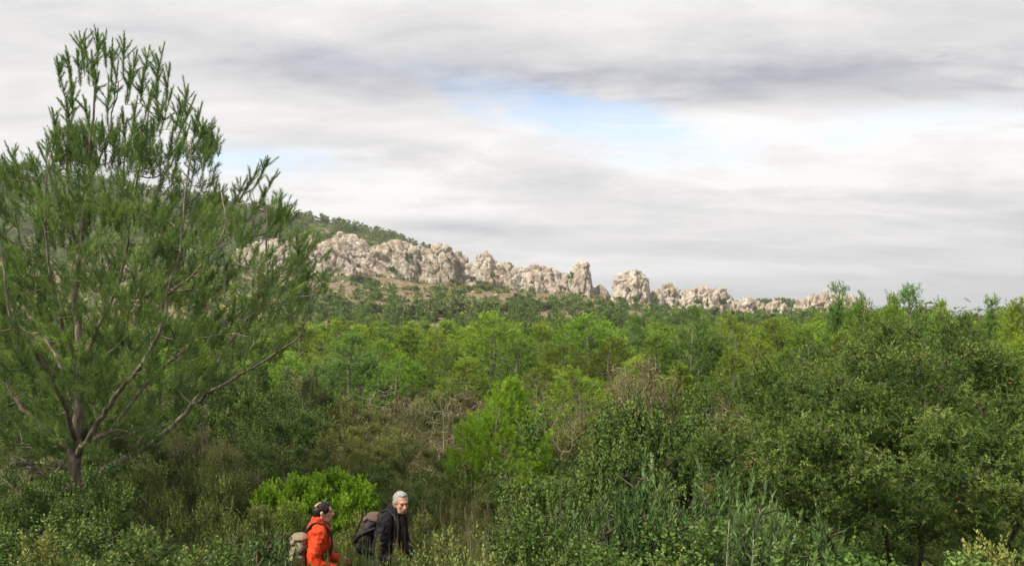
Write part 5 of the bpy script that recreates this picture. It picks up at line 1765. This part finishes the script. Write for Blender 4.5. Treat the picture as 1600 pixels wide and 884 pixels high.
def build_person(px, Yp, head_row, face_yaw, lean, head_yaw, head_pitch, arms, jacket, hair, tops, trousers_label, label, height=1.72, twist=0.0, group=None):
    """body frame: x forward, y to the person's own left, z up; returns the Empty and the frame of the torso"""
    X = (px - 800) / F * Yp
    sc = height / 1.72
    Lr = Matrix.Rotation(lean, 4, 'Y')
    hip = Vector((0, 0, 0.93))
    TM = Matrix.Translation(hip) @ Lr @ Matrix.Rotation(twist, 4, 'Z') @ Matrix.Translation(-hip)      # torso bends at the hips
    tp = lambda x, y, z: np.array(TM @ Vector((x, y, z)))
    neck = tp(0.0, 0, 1.50)
    headc = np.array(TM @ Vector((0.02, 0, 1.60))) + np.array([0.01, 0, 0.0])
    HM = Matrix.Translation(Vector(headc)) @ Matrix.Rotation(head_yaw, 4, 'Z') @ Matrix.Rotation(head_pitch, 4, 'Y')
    body = xf(head_parts(), HM)
    body.merge(limb([tp(-0.01, 0, 1.44), tp(0, 0, 1.51), headc + np.array([-0.01, 0, -0.03])], [0.062, 0.056, 0.056]))
    tors = [((0, 0, 0.95), (0.105, 0.155, 0.12)), ((0, 0, 1.08), (0.105, 0.15, 0.13)), ((0, 0, 1.24), (0.115, 0.165, 0.15)), ((-0.005, 0, 1.37), (0.1, 0.17, 0.1))]
    for c, r in tors:
        body.merge(blob(tp(*c), r, (0, lean, twist)))
    jk = Geo()
    for c, r in tors:
        jk.merge(blob(tp(*c), np.array(r) + np.array([0.03, 0.03, 0.02]), (0, lean, twist), 18))
    jk.merge(limb([tp(-0.02, 0, 1.40), tp(-0.015, 0, 1.47), tp(-0.012, 0, 1.505)], [0.115, 0.095, 0.084], 7, 18))
    for s in (-1, 1):
        jk.merge(limb([tp(-0.01, s * 0.05, 1.44), tp(-0.01, s * 0.19, 1.40)], [0.075, 0.085], 6, 14))
        sh, el, wr = [np.array(TM @ Vector(v)) if k == 0 else np.array(v) for k, v in enumerate(arms[0 if s > 0 else 1][:3])]
        body.merge(limb([sh, el, wr], [0.05, 0.042, 0.027], 12, 12))
        jk.merge(limb([sh, el, wr - unit(wr - el) * 0.035], [0.082, 0.066, 0.052], 12, 14))
        dd, pn, curl = arms[0 if s > 0 else 1][3:]
        body.merge(hand_geo(wr, dd, pn, curl, s))
    tr = Geo().merge(blob((0, 0, 0.93), (0.135, 0.18, 0.13)))
    sho = []
    for s, fwd in ((1, 0.12), (-1, -0.14)):
        hipj, knee, ank = (0, s * 0.09, 0.9), (fwd * 0.6 + 0.05, s * 0.10, 0.49), (fwd * 0.9 - 0.02, s * 0.10, 0.09)
        body.merge(limb([hipj, knee, ank], [0.082, 0.055, 0.04], 12, 12))
        body.merge(limb([(fwd * 0.9 - 0.05, s * 0.1, 0.045), (fwd * 0.9 + 0.13, s * 0.11, 0.04)], [0.036, 0.032], 6, 10))
        tr.merge(limb([hipj, knee, (ank[0], ank[1], 0.1)], [0.112, 0.082, 0.072], 12, 14))
        sho.append(limb([(fwd * 0.9 - 0.055, s * 0.1, 0.052), (fwd * 0.9 + 0.02, s * 0.1, 0.06), (fwd * 0.9 + 0.15, s * 0.112, 0.045)], [0.052, 0.055, 0.045], 8, 12).merge(limb([(ank[0], ank[1], 0.06), (ank[0], ank[1], 0.16)], [0.055, 0.058], 5, 12)))
    # stand so that the top of the head meets its row
    head_top = headc[2] + 0.118
    z = EYE + (HOR - head_row) / F * Yp - head_top * sc
    root = link('person', None, label=label, category='person', group=group)
    root.location = (X, Yp, z)
    root.rotation_euler = (0, 0, face_yaw)
    root.scale = (sc, sc, sc)
    link('body', fuse(body, 0.0105, MT['skin'], 'person_body', 3), root)
    link('jacket', fuse(jk, 0.011, jacket, 'person_jacket', 4, 0.02, px), root)
    link('trousers', fuse(tr, 0.013, MT['trousers'], 'person_trousers', 4, 0.008, px), root)
    for g in sho:
        link('boot', fuse(g, 0.01, MT['shoe'], 'person_boot', 3), root)
    hg = Geo()
    for c, r in tops:
        hg.merge(blob(c, r, n=18))
    hm = fuse(xf(hg, HM), 0.006, hair, 'person_hair', 2, 0.006, 3.0 + px)
    link('hair', hm, root)
    for s in (-1, 1):
        link('eye', xf(blob((0.080, s * 0.029, 0.004), (0.011, 0.013, 0.008), n=10), HM).mesh('person_eye', MT['eye'], True), root)
    return root, TM, HM, z


def strap(pts, wdt, th=0.006, mat='webbing', n=24, face=None):
    """flat band along a curve; face = the direction its flat side looks"""
    p = spline(np.array(pts, float), n)
    d = unit(np.gradient(p, axis=0))
    f = np.array(face, float)[None] if np.ndim(face) == 1 else np.array([f_ for f_ in spline(np.array(face, float), n)])
    sv = unit(np.cross(d, np.broadcast_to(f, d.shape)))
    nv = np.cross(sv, d)
    V = np.stack([p - sv * wdt / 2 - nv * th, p + sv * wdt / 2 - nv * th, p + sv * wdt / 2 + nv * th, p - sv * wdt / 2 + nv * th], 1).reshape(-1, 3)
    i = np.arange(n - 1)[:, None] * 4
    k = np.arange(4)[None]
    g = Geo().add(V, np.stack([i + k, i + (k + 1) % 4, i + 4 + (k + 1) % 4, i + 4 + k], -1).reshape(-1, 4))
    g.f += [np.array([[3, 2, 1, 0]]), np.array([[0, 1, 2, 3]]) + (n - 1) * 4]
    g.t += [np.array([0.5])] * 2
    g.m += [np.zeros(1, int)] * 2
    return g.mesh('strap', MT[mat], True)


def build_backpack(root, TM, label, bodymat, flapmat, big=1.0):
    """soft rucksack with lid, pocket and straps, in the frame of the wearer's torso"""
    pk = link('backpack', None, label=label, category='backpack')
    pk.location, pk.rotation_euler, pk.scale = root.location, root.rotation_euler, root.scale
    T = lambda x, y, z: np.array(TM @ Vector((x, y, z)))
    e = tuple(TM.to_euler())
    g = Geo()
    for c, r in (((-0.205, 0, 0.98), (0.1, 0.145, 0.1)), ((-0.21, 0, 1.09), (0.11, 0.15, 0.13)), ((-0.2, 0, 1.21), (0.095, 0.14, 0.12)), ((-0.18, 0, 1.29), (0.07, 0.12, 0.07))):
        g.merge(blob(T(*c), np.array(r) * (1, big, big), e, 18))
    link('pack_body', fuse(g, 0.01, MT[bodymat], 'backpack_body', 4, 0.01, 2.0), pk)
    link('pocket', fuse(blob(T(-0.3, 0, 1.01), (0.045, 0.11, 0.085), e).merge(blob(T(-0.295, 0, 1.05), (0.045, 0.105, 0.06), e)), 0.008, MT[bodymat], 'backpack_pocket', 3, 0.006, 5.0), pk)
    link('lid', fuse(blob(T(-0.2, 0, 1.325), (0.105, 0.135, 0.04), e).merge(blob(T(-0.275, 0, 1.28), (0.045, 0.12, 0.05), e)), 0.008, MT[flapmat], 'backpack_lid', 3, 0.006, 8.0), pk)
    for s in (-1, 1):
        link('shoulder_strap', strap([T(-0.15, s * 0.075, 1.40), T(-0.08, s * 0.09, 1.492), T(0.0, s * 0.105, 1.503), T(0.09, s * 0.12, 1.45), T(0.142, s * 0.125, 1.33), T(0.13, s * 0.16, 1.2), T(0.02, s * 0.212, 1.08), T(-0.14, s * 0.15, 1.0)], 0.055, 0.007,
                                     face=[T(-0.3, s * 0.05, 1.8) - T(0, 0, 1.3), T(0, 0, 1.8) - T(0, 0, 1.3), T(0.3, 0, 1.6) - T(0, 0, 1.3), T(0.6, s * 0.1, 1.3) - T(0, 0, 1.3), T(0.3, s * 0.5, 1.2) - T(0, 0, 1.3), T(-0.2, s * 0.6, 1.2) - T(0, 0, 1.3)]), pk)
        link('compression_strap', strap([T(-0.11, s * 0.14, 1.27), T(-0.215, s * 0.158, 1.17), T(-0.285, s * 0.135, 1.07), T(-0.325, s * 0.09, 0.98)], 0.024, 0.005, face=T(-0.2, s * 0.6, 1.3) - T(0, 0, 1.3)), pk)
        link('lid_strap', strap([T(-0.265, s * 0.06, 1.347), T(-0.325, s * 0.06, 1.28), T(-0.335, s * 0.06, 1.15), T(-0.352, s * 0.06, 1.01)], 0.024, 0.005, face=T(-0.8, 0, 1.35) - T(0, 0, 1.3)), pk)
    return pk


# hiker in orange: seen from the side, walking along the path, pack on his back
A1 = [((0, 0.19, 1.40), (0.05, 0.27, 1.12), (0.24, 0.2, 1.0), (0.9, -0.2, -0.1), (0.1, -1, 0), 0.5), ((0, -0.19, 1.40), (-0.02, -0.28, 1.13), (0.2, -0.24, 1.02), (0.95, 0.15, -0.1), (0.1, 1, 0), 0.5)]
r1, T1, H1, z1 = build_person(494, 8.6, 784, math.radians(14), math.radians(4), math.radians(-4), math.radians(-4), A1, MT['orange'], MT['hair_dark'],
                              [((-0.045, 0, 0.022), (0.075, 0.0815, 0.072)), ((-0.055, 0, -0.025), (0.058, 0.074, 0.052)), ((0.004, 0.05, 0.042), (0.066, 0.036, 0.056)), ((0.004, -0.05, 0.042), (0.066, 0.036, 0.056)), ((0.040, 0, 0.082), (0.042, 0.058, 0.034)), ((0.016, 0, 0.095), (0.05, 0.052, 0.026)), ((-0.002, 0.04, 0.085), (0.06, 0.036, 0.032)), ((-0.002, -0.04, 0.085), (0.06, 0.036, 0.032))],
                              None, 'hiker in an orange jacket with thinning dark hair, walking along the path', height=1.65)
build_backpack(r1, T1, 'tan canvas backpack with black straps on the back of the orange jacket', 'tan', 'tan')
# grey-haired hiker: bent forward, reaching down
A2 = [((0, 0.19, 1.40), (0.16, 0.26, 1.08), (0.3, 0.18, 0.9), (0.5, 0.0, -0.8), (0, -1, 0), 0.5), ((0, -0.19, 1.40), (0.13, -0.26, 1.08), (0.33, -0.2, 0.93), (0.85, 0.1, -0.4), (0.1, 0.6, -0.8), 0.75)]
r2, T2, H2, z2 = build_person(594, 9.0, 766, math.radians(-18), math.radians(20), math.radians(-38), math.radians(6), A2, MT['black'], MT['hair_grey'],
                              [((-0.024, 0, 0.044), (0.092, 0.0795, 0.078)), ((-0.06, 0, 0.0), (0.056, 0.072, 0.06)), ((-0.006, 0.058, 0.026), (0.046, 0.024, 0.042)), ((-0.006, -0.058, 0.026), (0.046, 0.024, 0.042)), ((0.022, 0, 0.088), (0.045, 0.054, 0.032))],
                              None, 'grey-haired hiker in a black jacket bending forward over the shrubs')
build_backpack(r2, T2, 'dark backpack with a brown lid on the bent black jacket', 'pack_dark', 'pack_brown', 1.05)


# ------------------------------------------------------------------ the air
def build_haze():
    x0, x1, y0, y1, z0_, z1_ = -8900, 8900, -8900, 8900, -40, 190
    V = np.array([(x, y, z) for z in (z0_, z1_) for y in (y0, y1) for x in (x0, x1)], float)
    Fc = np.array([[0, 2, 3, 1], [4, 5, 7, 6], [0, 1, 5, 4], [2, 6, 7, 3], [0, 4, 6, 2], [1, 3, 7, 5]])
    m, t = new_mat('haze')
    v = t.n('ShaderNodeVolumePrincipled')
    v.inputs['Color'].default_value = (0.86, 0.91, 1.0, 1)
    v.inputs['Density'].default_value = HAZE
    v.inputs['Anisotropy'].default_value = 0.2
    o = t.n('ShaderNodeOutputMaterial')
    t.link(v.outputs[0], o.inputs['Volume'])
    link('haze', Geo().add(V, Fc).mesh('haze', m), kind='stuff')


HAZE = 0.00026
build_haze()
